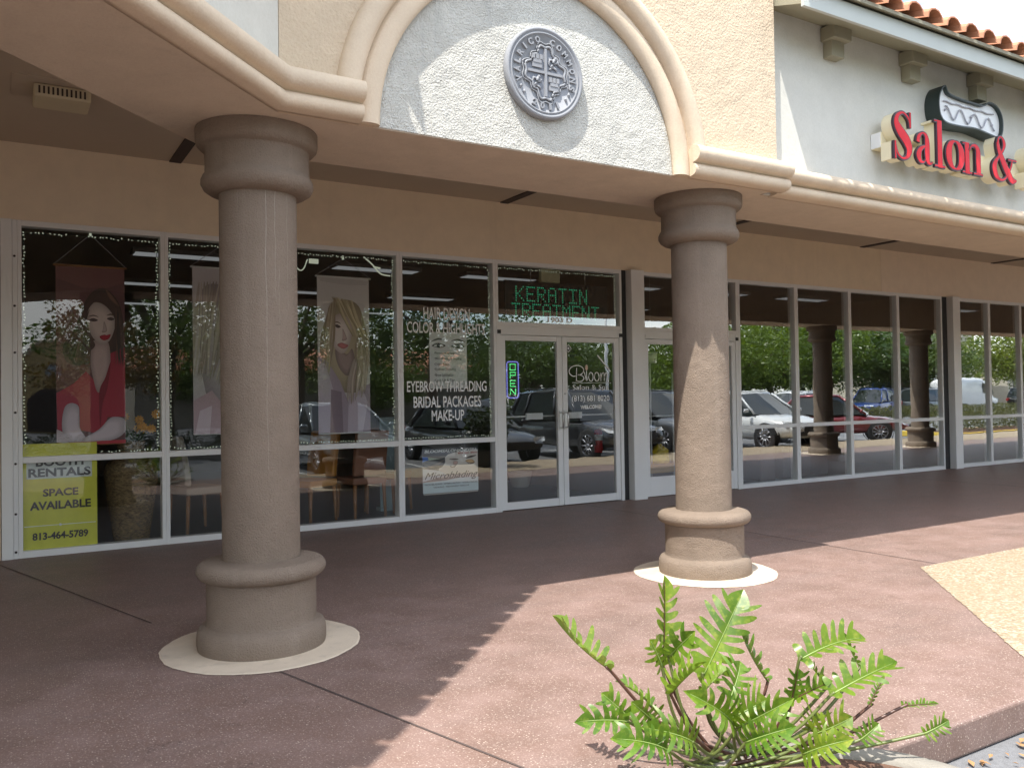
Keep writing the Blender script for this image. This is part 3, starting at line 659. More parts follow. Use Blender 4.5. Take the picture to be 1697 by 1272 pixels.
for x0, pcs in LET:
    a1, a2, a3 = MB(), MB(), MB()
    for i, (kd, pts) in enumerate(pcs):
        n = 1 if kd == 'c1' else (1 if kd == 's' else 6); e = .0016*i
        P_ = [((x0+p[0])*KS, BL+p[1]*KS, p[2]*KS) for p in pts]; st = kd != 'c'
        add_stroke(a1, [(p[0], p[1], max(.008, p[2]-.002)) for p in P_], -4.482+e, -4.387+e, 0, n, st)
        add_stroke(a2, [(p[0], p[1], p[2]+.008) for p in P_], -4.505-e, -4.4835-e, 0, n, st)
        add_stroke(a3, [(p[0], p[1], max(.006, p[2]-.014)) for p in P_], -4.5085-e, -4.5062-e, 0, n, st)
    lt = a1.build('letter', M['cream_ret'], sg); a2.build('trim', M['trim'], lt); a3.build('face', M['red'], lt)
# leaf shaped open sign can above the letters
lb = thing('leaf_shaped_sign_can', 'dark leaf-shaped sign can missing its face, unlit tubing showing on white inside', 'sign', (0, 0, 0))
LP = [(7.385, 4.135), (7.31, 4.06), (7.285, 3.96), (7.31, 3.85), (7.40, 3.80), (7.62, 3.80), (7.85, 3.815), (8.05, 3.80), (8.24, 3.785), (8.305, 3.83), (8.325, 3.93), (8.30, 4.02), (8.22, 4.085), (8.10, 4.10), (8.0, 4.055), (7.8, 4.05), (7.6, 4.055), (7.44, 4.075)]
ol = [((p[0]-.02)*.98, 1.3655+(p[1]+.012-1.3655)*.98) for p in crom([(a, c, 0) for a, c in LP], 5, True)]
b = MB(); ol2 = ol + ol[:1]; add_stroke(b, [(p[0], p[1], .012) for p in ol2], -4.43, -4.292, 0, 1, True); b.build('shell', M['leafbox'], lb)
cxm, czm = 7.62, 3.897
inn = [(cxm+(p[0]-cxm)*.987, czm+(p[1]-czm)*.95) for p in ol]
b = MB(); b.prism(inn, -4.395, -4.37); b.build('back_panel', M['white'], lb)
b = MB(); zz = []
for k in range(33): t = k/32; zz.append((7.25+.78*t, -4.405, 3.872+.055*math.sin(t*2*PI*3.5+1.2)-.01*t))
b.tube(zz, .007, 6); b.tube([(7.22+.05*k, -4.405, 3.962+.006*math.sin(k*1.7)) for k in range(17)], .006, 6)
for x_, z_ in ((7.25, 3.89), (7.65, 3.885), (7.99, 3.86)): b.tube([(x_, -4.397, z_), (x_, -4.412, z_)], .011, 8)
b.build('neon_tube', M['neon_off'], lb)
# light fitting under the canopy
lf = thing('canopy_light_fitting', 'yellowed plastic light fitting with vented sides on the canopy ceiling', 'light', (.38, -1.60, 3.75))
b = MB(); b.box(-.30, -.26, -.008, .24, .20, -.0005); b.build('mounting_plate', M['ceiling'], lf)
b = MB(); b.box(-.16, -.15, -.105, .22, .17, -.0085); b.build('housing', plain('yellowed_white_plastic', (.60, .53, .36), .5), lf, bevel=.018)
b = MB()
for k in range(11): b.box(-.13+k*.03, -.1535, -.085, -.117+k*.03, -.149, -.03)
b.build('vent_slots', M['dark'], lf)

# ================================================================== LETTERING, SIGNS AND BANNERS ON THE GLASS
VY = GY-.004
wl = thing('window_lettering', 'white vinyl lettering from HAIR DESIGN to MAKE-UP on the pane left of the doors', 'lettering')
for s_, x0, x1, z0, z1 in (('HAIR DESIGN', 4.18, 4.788, 2.297, 2.44), ('COLOR & HIGHLIGHTS', 3.973, 4.99, 2.135, 2.266), ('EYEBROW THREADING', 3.963, 5.003, 1.457, 1.583), ('BRIDAL PACKAGES', 4.043, 4.926, 1.276, 1.407), ('MAKE-UP', 4.269, 4.695, 1.118, 1.245)):
    b = MB(); add_text(b, s_, x0, x1, z0, z1, VY, bold=.015); b.build('text_line', M['vinyl'], wl, recalc=False)
b = MB(); add_text(b, '1903 D', 5.905, 6.283, 2.318, 2.385, VY, bold=.03)
tag(b.build('address_lettering', M['vinyl'], recalc=False), 'white street number 1903 D on the glass above the salon doors', 'lettering')
DY = .032
b = MB()
def q_(u, v, wd): return (6.208+(930+u/9.78-945)*.00962, 1.782-(560+v/9.78-604)*.0076, wd)
for pts in ([(272, 475), (268, 560), (265, 690)], [(262, 610), (205, 612), (158, 570), (158, 500), (220, 448), (310, 440), (374, 480), (380, 540), (335, 584), (285, 592), (350, 602), (386, 645), (360, 688), (310, 702), (255, 682)], [(431, 515), (428, 600), (424, 692)], [(393, 545), (412, 625), (426, 690), (450, 640), (470, 590)],
            [(500+36*math.cos(a), 625+72*math.sin(a)) for a in [k*PI/6 for k in range(13)]], [(596+38*math.cos(a), 622+72*math.sin(a)) for a in [k*PI/6 for k in range(13)]], [(660, 560), (664, 640), (664, 696)], [(664, 640), (684, 572), (710, 556), (720, 600), (720, 694)], [(720, 640), (740, 572), (764, 560), (772, 610), (774, 690), (792, 688)]):
    add_stroke(b, [q_(u, v, .011) for u, v in pts], DY, None, 0, 4)
add_stroke(b, [q_(195, 724, .005), q_(835, 724, .005)], DY, None, 0, 1, True)
for s_, x0, x1, z0, z1, bo in (('Salon & Spa', 6.262, 6.842, 1.445, 1.53, 0), ('(813) 681 8020', 6.248, 6.85, 1.292, 1.392, .015), ('WELCOME!', 6.378, 6.716, 1.217, 1.266, .05)): add_text(b, s_, x0, x1, z0, z1, DY-.0005, bold=bo)
bl = b.build('door_lettering', M['vinyl'], recalc=False); tag(bl, 'white script lettering of Bloom Salon & Spa with phone number on the right salon door', 'lettering')
b = MB(); c_ = q_(430, 472, 0); b.add([(c_[0]+.022*math.cos(k*PI/10), DY-.001, c_[1]+.036*math.sin(k*PI/10)) for k in range(20)], [list(range(20))]); b.build('bud', plain('peach_vinyl', (.70, .50, .38), .5), bl, recalc=False)
b = MB(); add_stroke(b, [q_(612, 262, .016), q_(825, 535, .016)], DY-.001, None, 0, 1, True); tag(b.build('diagonal_sticker', M['vinyl'], recalc=False), 'thin white slanted sticker at top right of the right salon door', 'sticker')
b = MB(); c_ = q_(143, 158, 0)
for r, mi in ((.050, 0), (.040, 1), (.018, 0)): b.add([(c_[0]+r*1.05, DY-.001-.0004*(mi+(.018 == r)*2), c_[1]), (c_[0], DY-.001-.0004*(mi+(.018 == r)*2), c_[1]+r), (c_[0]-r*1.05, DY-.001-.0004*(mi+(.018 == r)*2), c_[1]), (c_[0], DY-.001-.0004*(mi+(.018 == r)*2), c_[1]-r)], [(0, 1, 2, 3)], mi)
tag(b.build('diamond_sticker', [M['vinyl'], M['black']], recalc=False), 'small black and white diamond sticker in the top corner of the right salon door', 'sticker')
# LED message board behind the transom
G5 = {'K': '10001 10010 10100 11000 10100 10010 10001', 'E': '11111 10000 10000 11110 10000 10000 11111', 'R': '11110 10001 10001 11110 10100 10010 10001', 'A': '01110 10001 10001 11111 10001 10001 10001', 'T': '11111 00100 00100 00100 00100 00100 00100', 'I': '11111 00100 00100 00100 00100 00100 11111', 'N': '10001 11001 11001 10101 10011 10011 10001', 'M': '10001 11011 10101 10101 10001 10001 10001'}
ls = thing('led_message_board', 'dark LED message board showing KERATIN TREATMENT in green dots above the salon doors', 'LED sign', (0, 0, 0))
b = MB(); b.box(5.36, .17, 2.335, 6.95, .21, 2.84); b.build('panel', M['ledpanel'], ls, bevel=.006)
b = MB()
for word_, x0, pitch, z1, zp in (('KERATIN', 5.52, .1630, 2.765, .0285), ('TREATMENT', 5.46, .1535, 2.55, .0265)):
    for i, ch in enumerate(word_):
        for r_, row in enumerate(G5[ch].split()):
            for c_, bit in enumerate(row):
                if bit == '1':
                    cx, cz = x0+i*pitch+c_*.0268, z1-r_*zp; b.add([(cx+.0078*math.cos(k*PI/4), .168, cz+.0078*math.sin(k*PI/4)) for k in range(8)], [list(range(8))])
b.build('green_dots', M['led'], ls, recalc=False)
for x_ in (5.75, 6.6): b = MB(); b.tube([(x_, .19, 2.84), (x_, .19, 3.155)], .003, 5); b.build('hanging_wire', M['steel'], ls)
# neon OPEN sign
on = thing('open_sign', 'lit vertical OPEN sign with green letters and violet border inside the left salon door', 'neon sign', (0, 0, 0))
ox0, ox1, oz0, oz1 = 5.335, 5.50, 1.375, 1.82; OY = .115
b = MB(); b.box(ox0-.012, OY+.012, oz0-.012, ox1+.012, OY+.035, oz1+.012); b.build('back_board', M['black'], on, bevel=.01)
b = MB(); rr = .03; bp = []
for cx, cz, a0 in ((ox1-rr, oz1-rr, 0), (ox0+rr, oz1-rr, 90), (ox0+rr, oz0+rr, 180), (ox1-rr, oz0+rr, 270)):
    for k in range(6): a = math.radians(a0+k*18); bp.append((cx+rr*math.cos(a), OY, cz+rr*math.sin(a)))
b.tube(bp, .0065, 8, closed=True); b.build('border_tube', M['neon_b'], on)
b = MB(); lh = .072; xa, xb = ox0+.045, ox1-.045
for i, ch in enumerate('OPEN'):
    zt = oz1-.030-i*.101; zb_ = zt-lh; zm = (zt+zb_)/2
    for pts in {'O': [[(xa, zb_), (xa, zt), (xb, zt), (xb, zb_), (xa, zb_)]], 'P': [[(xa, zb_), (xa, zt), (xb, zt), (xb, zm), (xa, zm)]], 'E': [[(xb, zt), (xa, zt), (xa, zb_), (xb, zb_)], [(xa, zm), (xb-.01, zm)]], 'N': [[(xa, zb_), (xa, zt), (xb, zb_), (xb, zt)]]}[ch]:
        b.tube([(p[0], OY-.004, p[1]) for p in pts], .0062, 6)
b.build('letter_tube', M['neon_g'], on)
b = MB(); b.box(5.855, .10, 2.835, 6.14, .16, 2.998); eb = b.build('junction_box', M['exit'], bevel=.006); tag(eb, 'yellowed plastic box at the top of the transom over the salon doors', 'box')

def art(name, x0, x1, z0, z1, y, layers, parent=None, thick=.004):
    b = MB(); cols = []
    b.box(x0, y, z0, x1, y+thick, z1); cols += [layers[0][0]]*6
    rj = random.Random(len(layers))
    for i, (c, pts, sm) in enumerate(layers[1:]):
        P_ = crom([(u, v, 0) for u, v in pts], 5, True) if sm else [Vector((u, v, 0)) for u, v in pts]
        P_ = [(min(1, max(0, p.x)), min(1, max(0, p.y))) for p in P_]; n = len(P_); yy = y-.0006*(i+1)
        gx, gy = sum(p[0] for p in P_)/n, sum(p[1] for p in P_)/n
        cr_ = [(P_[k][0]-gx)*(P_[(k+1) % n][1]-gy)-(P_[(k+1) % n][0]-gx)*(P_[k][1]-gy) for k in range(n)]
        W = [(x0+p[0]*(x1-x0), yy, z0+p[1]*(z1-z0)) for p in P_]
        if sm and (min(cr_) > -1e-7 or max(cr_) < 1e-7):
            mid_ = [(x0+(gx+(p[0]-gx)*.55)*(x1-x0), yy, z0+(gy+(p[1]-gy)*.55)*(z1-z0)) for p in P_]
            b.add(W+mid_, [(k, (k+1) % n, n+(k+1) % n, n+k) for k in range(n)]+[list(range(n, 2*n))])
            e_, m_ = tuple(q*.68 for q in c), tuple(q*1.12 for q in c)
            cols += [[e_, e_, m_, m_]]*n + [m_]
        else: b.add(W, [list(range(n))]); cols.append(c)
    o = b.build(name, M['art'], parent, recalc=False)
    ca = o.data.color_attributes.new('Col', 'FLOAT_COLOR', 'CORNER')
    for p, c in zip(o.data.polygons, cols):
        for q, li in enumerate(p.loop_indices): ca.data[li].color = (*[min(.85, x_*1.65) for x_ in (c[q] if isinstance(c, list) else c)], 1)
    return o
def zmap(bx): return lambda pts: [((x_-bx[0])/(bx[2]-bx[0]), 1-(y_-bx[1])/(bx[3]-bx[1])) for x_, y_ in pts]
def strands(n, base, tip, wd, c1, c2, seed, bend=.06):
    r = random.Random(seed); L = []
    for k in range(n):
        t = k/(n-1); a = (base[0][0]+(base[1][0]-base[0][0])*t, base[0][1]+(base[1][1]-base[0][1])*t); e = (tip[0][0]+(tip[1][0]-tip[0][0])*t+r.uniform(-.03, .03), tip[0][1]+(tip[1][1]-tip[0][1])*t+r.uniform(-.02, .02))
        mx_ = ((a[0]+e[0])/2+r.uniform(-bend, bend), (a[1]+e[1])/2); q = r.random(); c = tuple(x_+(y_-x_)*q for x_, y_ in zip(c1, c2)); w_ = wd*r.uniform(.5, 1.4)
        L.append((c, [(a[0]-w_*.5, a[1]), (mx_[0]-w_, mx_[1]), e, (mx_[0]+w_, mx_[1]), (a[0]+w_*.5, a[1])], True))
    return L
def banner(name, label, x0, x1, z0, z1, y, layers, apex):
    t = thing(name, label, 'banner', (0, 0, 0)); art('cloth', x0, x1, z0, z1, y, layers, t)
    b = MB(); b.tube([(x0-.02, y, z1), (x1+.02, y, z1)], .010, 8); b.tube([(x0, y, z0), (x1, y, z0)], .008, 8); b.build('rod', M['wood'] if 'red' in label else M['white'], t)
    b = MB(); b.tube([(x0-.01, y, z1+.01), ((x0+x1)/2, y, apex), (x1+.01, y, z1+.01)], .003, 5); b.build('hanging_cord', M['neon_off'], t)
    b = MB(); b.lathe([(0, apex-.015), (.012, apex-.012), (.012, apex+.03), (0, apex+.033)], ((x0+x1)/2, y), 10, cap=False); b.build('hook', M['fairy'], t)
    return t
Z = zmap((52, 75, 497, 1235))
L1 = [((.085, .032, .034), None, 0), ((.115, .045, .045), Z([(52, 75), (497, 75), (497, 170), (380, 210), (230, 215), (52, 160)]), False),
      ((.05, .025, .02), Z([(290, 235), (370, 215), (450, 290), (485, 420), (480, 560), (430, 640), (330, 680), (215, 720), (120, 700), (95, 600), (150, 520), (190, 430), (230, 320)]), True),
      ((.25, .018, .035), Z([(400, 640), (497, 600), (497, 1060), (380, 1060), (330, 1170), (200, 1140), (60, 1180), (52, 900), (160, 840), (240, 760), (330, 860)]), False),
      ((.33, .24, .225), Z([(290, 560), (380, 560), (400, 680), (380, 800), (320, 900), (285, 800), (270, 690)]), True),
      ((.39, .31, .285), Z([(248, 420), (258, 350), (300, 308), (360, 322), (415, 380), (434, 440), (420, 505), (392, 560), (350, 584), (305, 560), (268, 505)]), True),
      ((.30, .22, .20), Z([(360, 430), (378, 480), (372, 500), (345, 503), (352, 480)]), True), ((.05, .03, .03), Z([(262, 425), (290, 412), (320, 425), (292, 434)]), True), ((.05, .03, .03), Z([(378, 412), (405, 402), (428, 414), (404, 424)]), True),
      ((.07, .04, .03), Z([(255, 404), (290, 390), (325, 404), (290, 398)]), True), ((.07, .04, .03), Z([(375, 392), (405, 378), (430, 394), (405, 388)]), True),
      ((.26, .012, .025), Z([(330, 530), (360, 518), (375, 521), (402, 515), (392, 542), (362, 556), (340, 548)]), True),
      ((.05, .025, .02), Z([(300, 305), (355, 300), (420, 360), (450, 470), (440, 600), (478, 520), (470, 360), (400, 260), (330, 240)]), True), ((.05, .025, .02), Z([(300, 300), (262, 350), (246, 430), (262, 520), (300, 590), (240, 640), (160, 640), (200, 480), (240, 330)]), True),
      ((.12, .06, .04), Z([(372, 218), (420, 265), (462, 330), (415, 300), (385, 262)]), True), ((.15, .008, .02), Z([(330, 870), (365, 800), (400, 700), (380, 860), (345, 980), (330, 1130), (322, 960)]), True),
      ((.40, .34, .37), Z([(100, 1000), (140, 965), (190, 985), (196, 1060), (200, 1130), (240, 1200), (225, 1232), (120, 1215), (85, 1120)]), True), ((.40, .34, .36), Z([(215, 1200), (320, 1140), (390, 1070), (440, 1060), (492, 1080), (497, 1150), (440, 1200), (330, 1225), (230, 1230)]), True),
      ((.30, .02, .03), Z([(52, 1218), (497, 1212), (497, 1235), (52, 1235)]), False), ((.36, .30, .33), Z([(52, 1130), (90, 1150), (130, 1225), (52, 1215)]), False)]
L1 += strands(12, ((.86, .76), (.95, .70)), ((.88, .46), (.99, .44)), .010, (.10, .05, .035), (.03, .018, .015), 31, .03) + strands(12, ((.46, .74), (.38, .64)), ((.16, .44), (.34, .46)), .012, (.10, .05, .035), (.03, .018, .015), 33, .01)
banner('hanging_banner', 'dark red hanging banner of a woman in a red jacket behind the leftmost pane', .448, 1.037, .995, 2.685, .14, L1, 2.99)
L2 = [((.36, .33, .34), None, 0), ((.27, .23, .25), [(.12, .82), (.5, .9), (.95, .8), (1, .35), (.7, .1), (.2, .25)], True), ((.20, .14, .13), [(.35, .62), (.7, .66), (.9, .52), (.8, .36), (.5, .40)], True)] + strands(16, ((.1, .88), (.8, .9)), ((.0, .35), (.45, .3)), .03, (.38, .34, .30), (.20, .16, .15), 3) + \
     [((.34, .24, .27), [(.0, .0), (.0, .2), (.3, .26), (.6, .12), (1, .18), (1, .0)], False), ((.44, .36, .40), [(.02, .0), (.1, .14), (.3, .17), (.26, .0)], False)]
banner('hanging_banner', 'pale lavender banner of long fair hair, half hidden behind the shaded column', 1.665, 2.26, 1.055, 2.748, .14, L2, 2.99)
Z = zmap((85, 68, 458, 1225))
L3 = [((.43, .41, .40), None, 0), ((.37, .35, .34), Z([(85, 68), (458, 85), (440, 118), (270, 122), (110, 105)]), False), ((.30, .25, .17), Z([(180, 270), (290, 232), (380, 275), (420, 400), (450, 560), (440, 700), (400, 880), (320, 930), (200, 880), (110, 700), (105, 520), (150, 360)]), True),
      ((.26, .21, .25), Z([(85, 650), (150, 690), (240, 840), (300, 1000), (400, 880), (458, 860), (458, 1225), (85, 1225)]), False),
      ((.34, .29, .34), Z([(85, 680), (140, 720), (190, 900), (180, 1225), (85, 1225)]), False), ((.17, .13, .16), Z([(175, 900), (250, 920), (260, 1225), (165, 1225)]), False), ((.36, .31, .36), Z([(300, 960), (400, 900), (440, 1000), (400, 1225), (290, 1225)]), False),
      ((.24, .18, .165), Z([(210, 600), (290, 640), (330, 600), (350, 720), (290, 800), (225, 720)]), True),
      ((.50, .40, .37), Z([(165, 460), (190, 380), (240, 340), (300, 370), (330, 450), (318, 540), (290, 610), (255, 635), (215, 610), (180, 550)]), True),
      ((.36, .26, .24), Z([(262, 450), (285, 500), (290, 530), (258, 540), (262, 505)]), True), ((.06, .045, .045), Z([(205, 428), (225, 420), (248, 438), (225, 446)]), True), ((.12, .08, .05), Z([(198, 408), (225, 398), (252, 416), (225, 408)]), True),
      ((.36, .13, .13), Z([(222, 570), (250, 555), (275, 562), (302, 575), (270, 600), (240, 590)]), True)]
L3 += strands(14, ((.30, .86), (.66, .84)), ((.62, .64), (1.0, .60)), .022, (.46, .40, .26), (.26, .21, .13), 5) + strands(10, ((.22, .80), (.34, .84)), ((.05, .45), (.2, .36)), .02, (.40, .34, .24), (.22, .17, .12), 6) + strands(14, ((.66, .46), (.97, .52)), ((.56, .18), (.88, .26)), .024, (.42, .36, .30), (.24, .19, .16), 8) + strands(8, ((.74, .62), (.96, .6)), ((.80, .36), (.98, .40)), .018, (.36, .30, .22), (.22, .17, .13), 9)
banner('hanging_banner', 'pale banner of a blonde woman in a lavender jacket, just right of the shaded column', 2.957, 3.555, 1.015, 2.735, .14, L3, 2.945)
# eye poster taped inside the lettered pane
def eye(cx, cz, s=1.0, f=1):
    R = []
    A = lambda pts: [(cx+f*u*s, cz+v*s*1.0) for u, v in pts]
    R.append(((.03, .03, .03), A([(-.17, -.005), (-.1, .03), (0, .045), (.1, .03), (.18, -.0), (.1, -.028), (0, -.038), (-.1, -.025)]), True)); R.append(((.62, .64, .62), A([(-.13, -.004), (-.06, .018), (0, .026), (.08, .018), (.13, 0), (.06, -.02), (-.06, -.02)]), True))
    R.append(((.03, .03, .035), A([(.05*math.cos(k*PI/6), .026*math.sin(k*PI/6)) for k in range(12)]), True)); R.append(((.6, .6, .6), A([(.012+.01*math.cos(k*PI/3), .008+.006*math.sin(k*PI/3)) for k in range(6)]), True))
    R.append(((.05, .045, .045), A([(-.2, .06), (-.1, .105), (.02, .125), (.19, .085), (.02, .10), (-.1, .08)]), True)); return R
LE = [((.60, .63, .61), None, 0), ((.50, .54, .50), [(.0, .0), (1, .0), (1, .62), (.7, .70), (.3, .66), (0, .7)], False)] + eye(.24, .76, 1.05, 1) + eye(.76, .755, 1.05, -1)
ep = art('eye_poster', 4.262, 4.752, 1.495, 2.155, .062, LE); tag(ep, 'white poster with two made-up eyes and a list of services between the vinyl lettering', 'poster')
b = MB()
for i, s_ in enumerate(('\u2022Permanent Makeup', '\u2022Microblading & Shading', '\u2022Ombre Brows', '\u2022Eyebrow Threading', '\u2022Brow Lamination', '\u2022Lash Lift & Tint', '\u2022Waxing')): zt = 1.925-i*.063; add_text(b, s_, 4.32, 4.32+.0155*len(s_), zt-.038, zt, .0565, bold=.01)
b.build('printed_list', plain('print_ink_grey', (.16, .17, .16), .6), ep, recalc=False)
# microblading poster
Z = zmap((222, 150, 1420, 1120))
LM = [((.22, .19, .17), None, 0), ((.03, .03, .035), Z([(222, 150), (1420, 150), (1420, 215), (900, 250), (740, 330), (222, 330)]), False), ((.60, .47, .42), Z([(660, 400), (760, 300), (980, 250), (1420, 215), (1420, 820), (560, 800), (560, 620)]), False),
      ((.05, .05, .05), Z([(222, 420), (420, 400), (600, 380), (700, 360), (700, 470), (640, 560), (520, 610), (360, 600), (222, 540)]), False), ((.14, .11, .09), Z([(222, 470), (400, 530), (560, 460), (700, 400), (560, 520), (400, 570)]), False), ((.08, .16, .42), Z([(222, 325), (330, 335), (350, 400), (222, 440)]), False), ((.45, .50, .40), Z([(340, 350), (600, 382), (350, 410)]), False),
      ((.52, .58, .52), Z([(222, 580), (560, 640), (740, 730), (700, 760), (222, 860)]), False), ((.07, .05, .04), Z([(1160, 390), (1260, 350), (1390, 345), (1300, 385), (1180, 405)]), True), ((.50, .31, .17), Z([(1140, 470), (1200, 430), (1300, 440), (1350, 500), (1260, 510)]), True), ((.10, .06, .05), Z([(1170, 490), (1240, 515), (1350, 495), (1310, 525), (1220, 528)]), True), ((.10, .06, .05), Z([(780, 405), (900, 395), (990, 415), (900, 425)]), True), ((.12, .08, .06), Z([(800, 545), (870, 565), (950, 520), (900, 585), (820, 580)]), True), ((.46, .32, .27), Z([(880, 450), (970, 460), (960, 510), (880, 530)]), True),
      ((.45, .60, .63), Z([(222, 880), (700, 860), (1000, 815), (1420, 820), (1420, 1120), (222, 1120)]), False)]
mp_ = art('microblading_poster', 4.18, 4.91, .278, .80, .12, LM); tag(mp_, 'poster of a closed eye being treated, reading Microblading, low in the lettered pane', 'poster')
b = MB(); add_text(b, 'BLOOMSALONANDSPA', 4.20, 4.895, .748, .783, .109, bold=.04, shear=.2); add_text(b, '813 681 8020', 4.64, 4.90, .722, .738, .109, mi=2, bold=.02)
add_text(b, 'Microblading', 4.20, 4.905, .415, .52, .108, mi=1, shear=.45)
add_text(b, 'MICROBLADING . OMBRE BROWS . HYDRA FACIAL', 4.20, 4.90, .372, .39, .108, mi=1); add_text(b, 'TANNING . PERMANENT MAKE UP', 4.31, 4.78, .336, .354, .108, mi=1)
b.build('printed_text', [M['vinyl'], M['black'], M['firered']], mp_, recalc=False)
b = MB(); b.box(4.19, .10, .262, 4.90, .125, .274); b.build('clip_rail', M['steel'], mp_)
# booth rentals sign
bs = MB(); bs.box(.165, .06, .042, .778, .066, 1.02); bo = bs.build('booth_rental_sign', plain('yellow_green_card', (.72, .70, .06), .5, 0, .15, 9)); tag(bo, 'yellow BOOTH RENTALS SPACE AVAILABLE sign with a phone number in the lower left pane', 'sign')
b = MB(); b.box(.20, .0585, .70, .735, .0598, .90); b.build('white_patch', plain('taped_paper', (.74, .78, .74), .5, 0, .15, 14), bo)
b = MB(); b.box(.18, .0588, .268, .765, .0596, .274); b.lathe([(0, 0), (.012, 0), (.012, .001), (0, .001)], (0, 0), 14, cap=False); k0 = 8
for i in range(8, len(b.v)): v = b.v[i]; b.v[i] = (.47+v[0], .0582-v[2], .271+v[1])
b.build('divider', M['vinyl'], bo)
b = MB()
for s_, x0, x1, z0, z1 in (('BOOTH', .275, .665, .812, .89), ('RENTALS', .215, .725, .715, .795), ('SPACE', .33, .62, .535, .605), ('AVAILABLE', .225, .725, .415, .492), ('813-464-5789', .245, .70, .14, .21)): add_text(b, s_, x0, x1, z0, z1, .0575, bold=.035)
b.build('printed_text', M['black'], bo, recalc=False)
# fairy lights round the salon panes
def fairy(x0, x1, z0, z1, label, seed):
    r = random.Random(seed); b = MB(); path = []
    per = [((x0, z0), (x0, z1)), ((x0, z1), (x1, z1)), ((x1, z1), (x1, z0)), ((x1, z0), (x0, z0))]
    for (a0, b0), (a1, b1) in per:
        L = math.hypot(a1-a0, b1-b0); n = int(L/.031)
        for k in range(n):
            t = k/n; px = a0+(a1-a0)*t+r.uniform(-.006, .006); pz = b0+(b1-b0)*t+r.uniform(-.006, .006); path.append((px, .078, pz))
    b.tube(path, .003, 4, 0, closed=True, sm=False)
    for px, py, pz in path:
        if r.random() < .12: continue
        a = r.uniform(0, PI); d = (math.cos(a)*.011, math.sin(a)*.011); c = (px+r.uniform(-.004, .004), pz+r.uniform(-.004, .004)); e = .006
        b.add([(c[0]-d[0], py, c[1]-d[1]), (c[0]+d[0], py, c[1]+d[1]), (c[0]-d[1]*.55, py-e, c[1]+d[0]*.55), (c[0]+d[1]*.55, py-e, c[1]-d[0]*.55), (c[0], py+e, c[1])], [(0, 2, 1), (0, 1, 3), (0, 4, 2), (2, 4, 1), (1, 4, 3), (3, 4, 0)], 1)
    tag(b.build('fairy_lights', [M['cord'], M['fairy']]), label, 'string lights', 'strings of fairy lights round the salon panes')
fairy(.19, 1.32, .925, 2.955, 'string of small fairy lights round the leftmost pane with the red banner', 1)
fairy(1.44, 2.56, .925, 2.955, 'string of small fairy lights round the pane behind the shaded column', 2)
fairy(2.68, 3.81, .925, 2.955, 'string of small fairy lights round the pane with the blonde banner', 3)
fairy(3.925, 5.07, .925, 2.955, 'string of small fairy lights round the pane lettered HAIR DESIGN', 4)
fairy(5.185, 7.0, 2.318, 2.965, 'string of small fairy lights round the transom over the salon doors', 5)
b = MB(); b.tube(crom([(3.48, .09, 2.97), (3.58, .10, 2.90), (3.68, .10, 2.80), (3.80, .10, 2.78)], 6), .008, 6); b.tube([(3.60, .10, 2.87), (3.68, .10, 2.86)], .010, 6); tag(b.build('plug_lead', M['fairy']), 'loose pale plug lead hanging at the top of the pane with the blonde banner', 'cable')
b = MB(); b.tube(crom([(2.68, .10, 2.86), (2.75, .10, 2.78), (2.80, .10, 2.80), (2.84, .10, 2.90)], 6), .007, 6); b.box(2.86, .09, 2.86, 2.96, .11, 2.91); tag(b.build('plug_adapter', M['fairy']), 'white plug adapter and lead in the top corner right of the shaded column', 'plug')

# ================================================================== INSIDE THE SHOPS
def ceil_lamp(label, x, y, L=1.2):
    t = thing('ceiling_light', label, 'ceiling light', (x, y, 3.16), 'fluorescent lights on the shop ceilings')
    b = MB(); b.box(-L/2, -.15, -.05, L/2, .15, -.0005); b.build('tray', M['int_ceil'], t)
    b = MB(); b.box(-L/2+.03, -.12, -.058, L/2-.03, -.02, -.0505); b.box(-L/2+.03, .02, -.058, L/2-.03, .12, -.0505); b.build('diffuser', M['lampw'], t)
    return t
ords = ['first', 'second', 'third', 'fourth', 'fifth', 'sixth']
lp0 = None
for shop, xs in (('left salon', (1.9, 4.3, 6.2)), ('middle shop', (8.6, 10.6, 12.7)), ('right-hand shop', (15.6, 17.6))):
    for i, x in enumerate(xs):
        for k, y in enumerate((1.75, 4.4, 7.0)):
            lab = 'glowing %s ceiling light, %s row behind the glass, %s from the left' % (shop, ords[k], ords[i])
            if lp0 is None: lp0 = ceil_lamp(lab, x, y)
            else: c = copy_tree(lp0); c.location = (x, y, 3.16); c['label'] = lab
def chair(label, x, y, rz, up, sc=1.0):
    t = thing('dining_chair', label, 'chair', (x, y, .004), 'upholstered chairs inside the salon', rz)
    b = MB(); b.box(-.22, -.22, .40, .22, .22, .48); b.build('seat', up, t, bevel=.02)
    b = MB(); vs = []
    for k in range(9):
        z = .50+.52*k/8; y_ = .19+.09*(k/8)**1.5; hw = .21-.02*math.cos(k/8*PI)*0
        vs += [(-hw, y_-.035, z), (hw, y_-.035, z), (hw, y_+.035, z), (-hw, y_+.035, z)]
    fs = []
    for k in range(8): fs += [(4*k+q, 4*k+(q+1) % 4, 4*k+4+(q+1) % 4, 4*k+4+q) for q in range(4)]
    fs += [(0, 1, 2, 3), (32, 33, 34, 35)]; b.add(vs, fs); b.build('backrest', up, t, bevel=.02)
    for lx, ly in ((-.19, -.19), (.19, -.19), (-.19, .19), (.19, .19)):
        b = MB(); b.tube([(lx, ly, .40), (lx*1.05, ly*1.1, 0)], [.024, .016], 8); b.build('leg', M['wood'], t)
    return t
chair('brown upholstered chair with wooden legs, back towards the glass under the blonde banner', 3.62, .62, PI+.15, M['pink_vinyl'])
chair('orange chair seen edge on, just right of the shaded column', 3.02, .66, -PI/2+.5, M['orange_vinyl'])
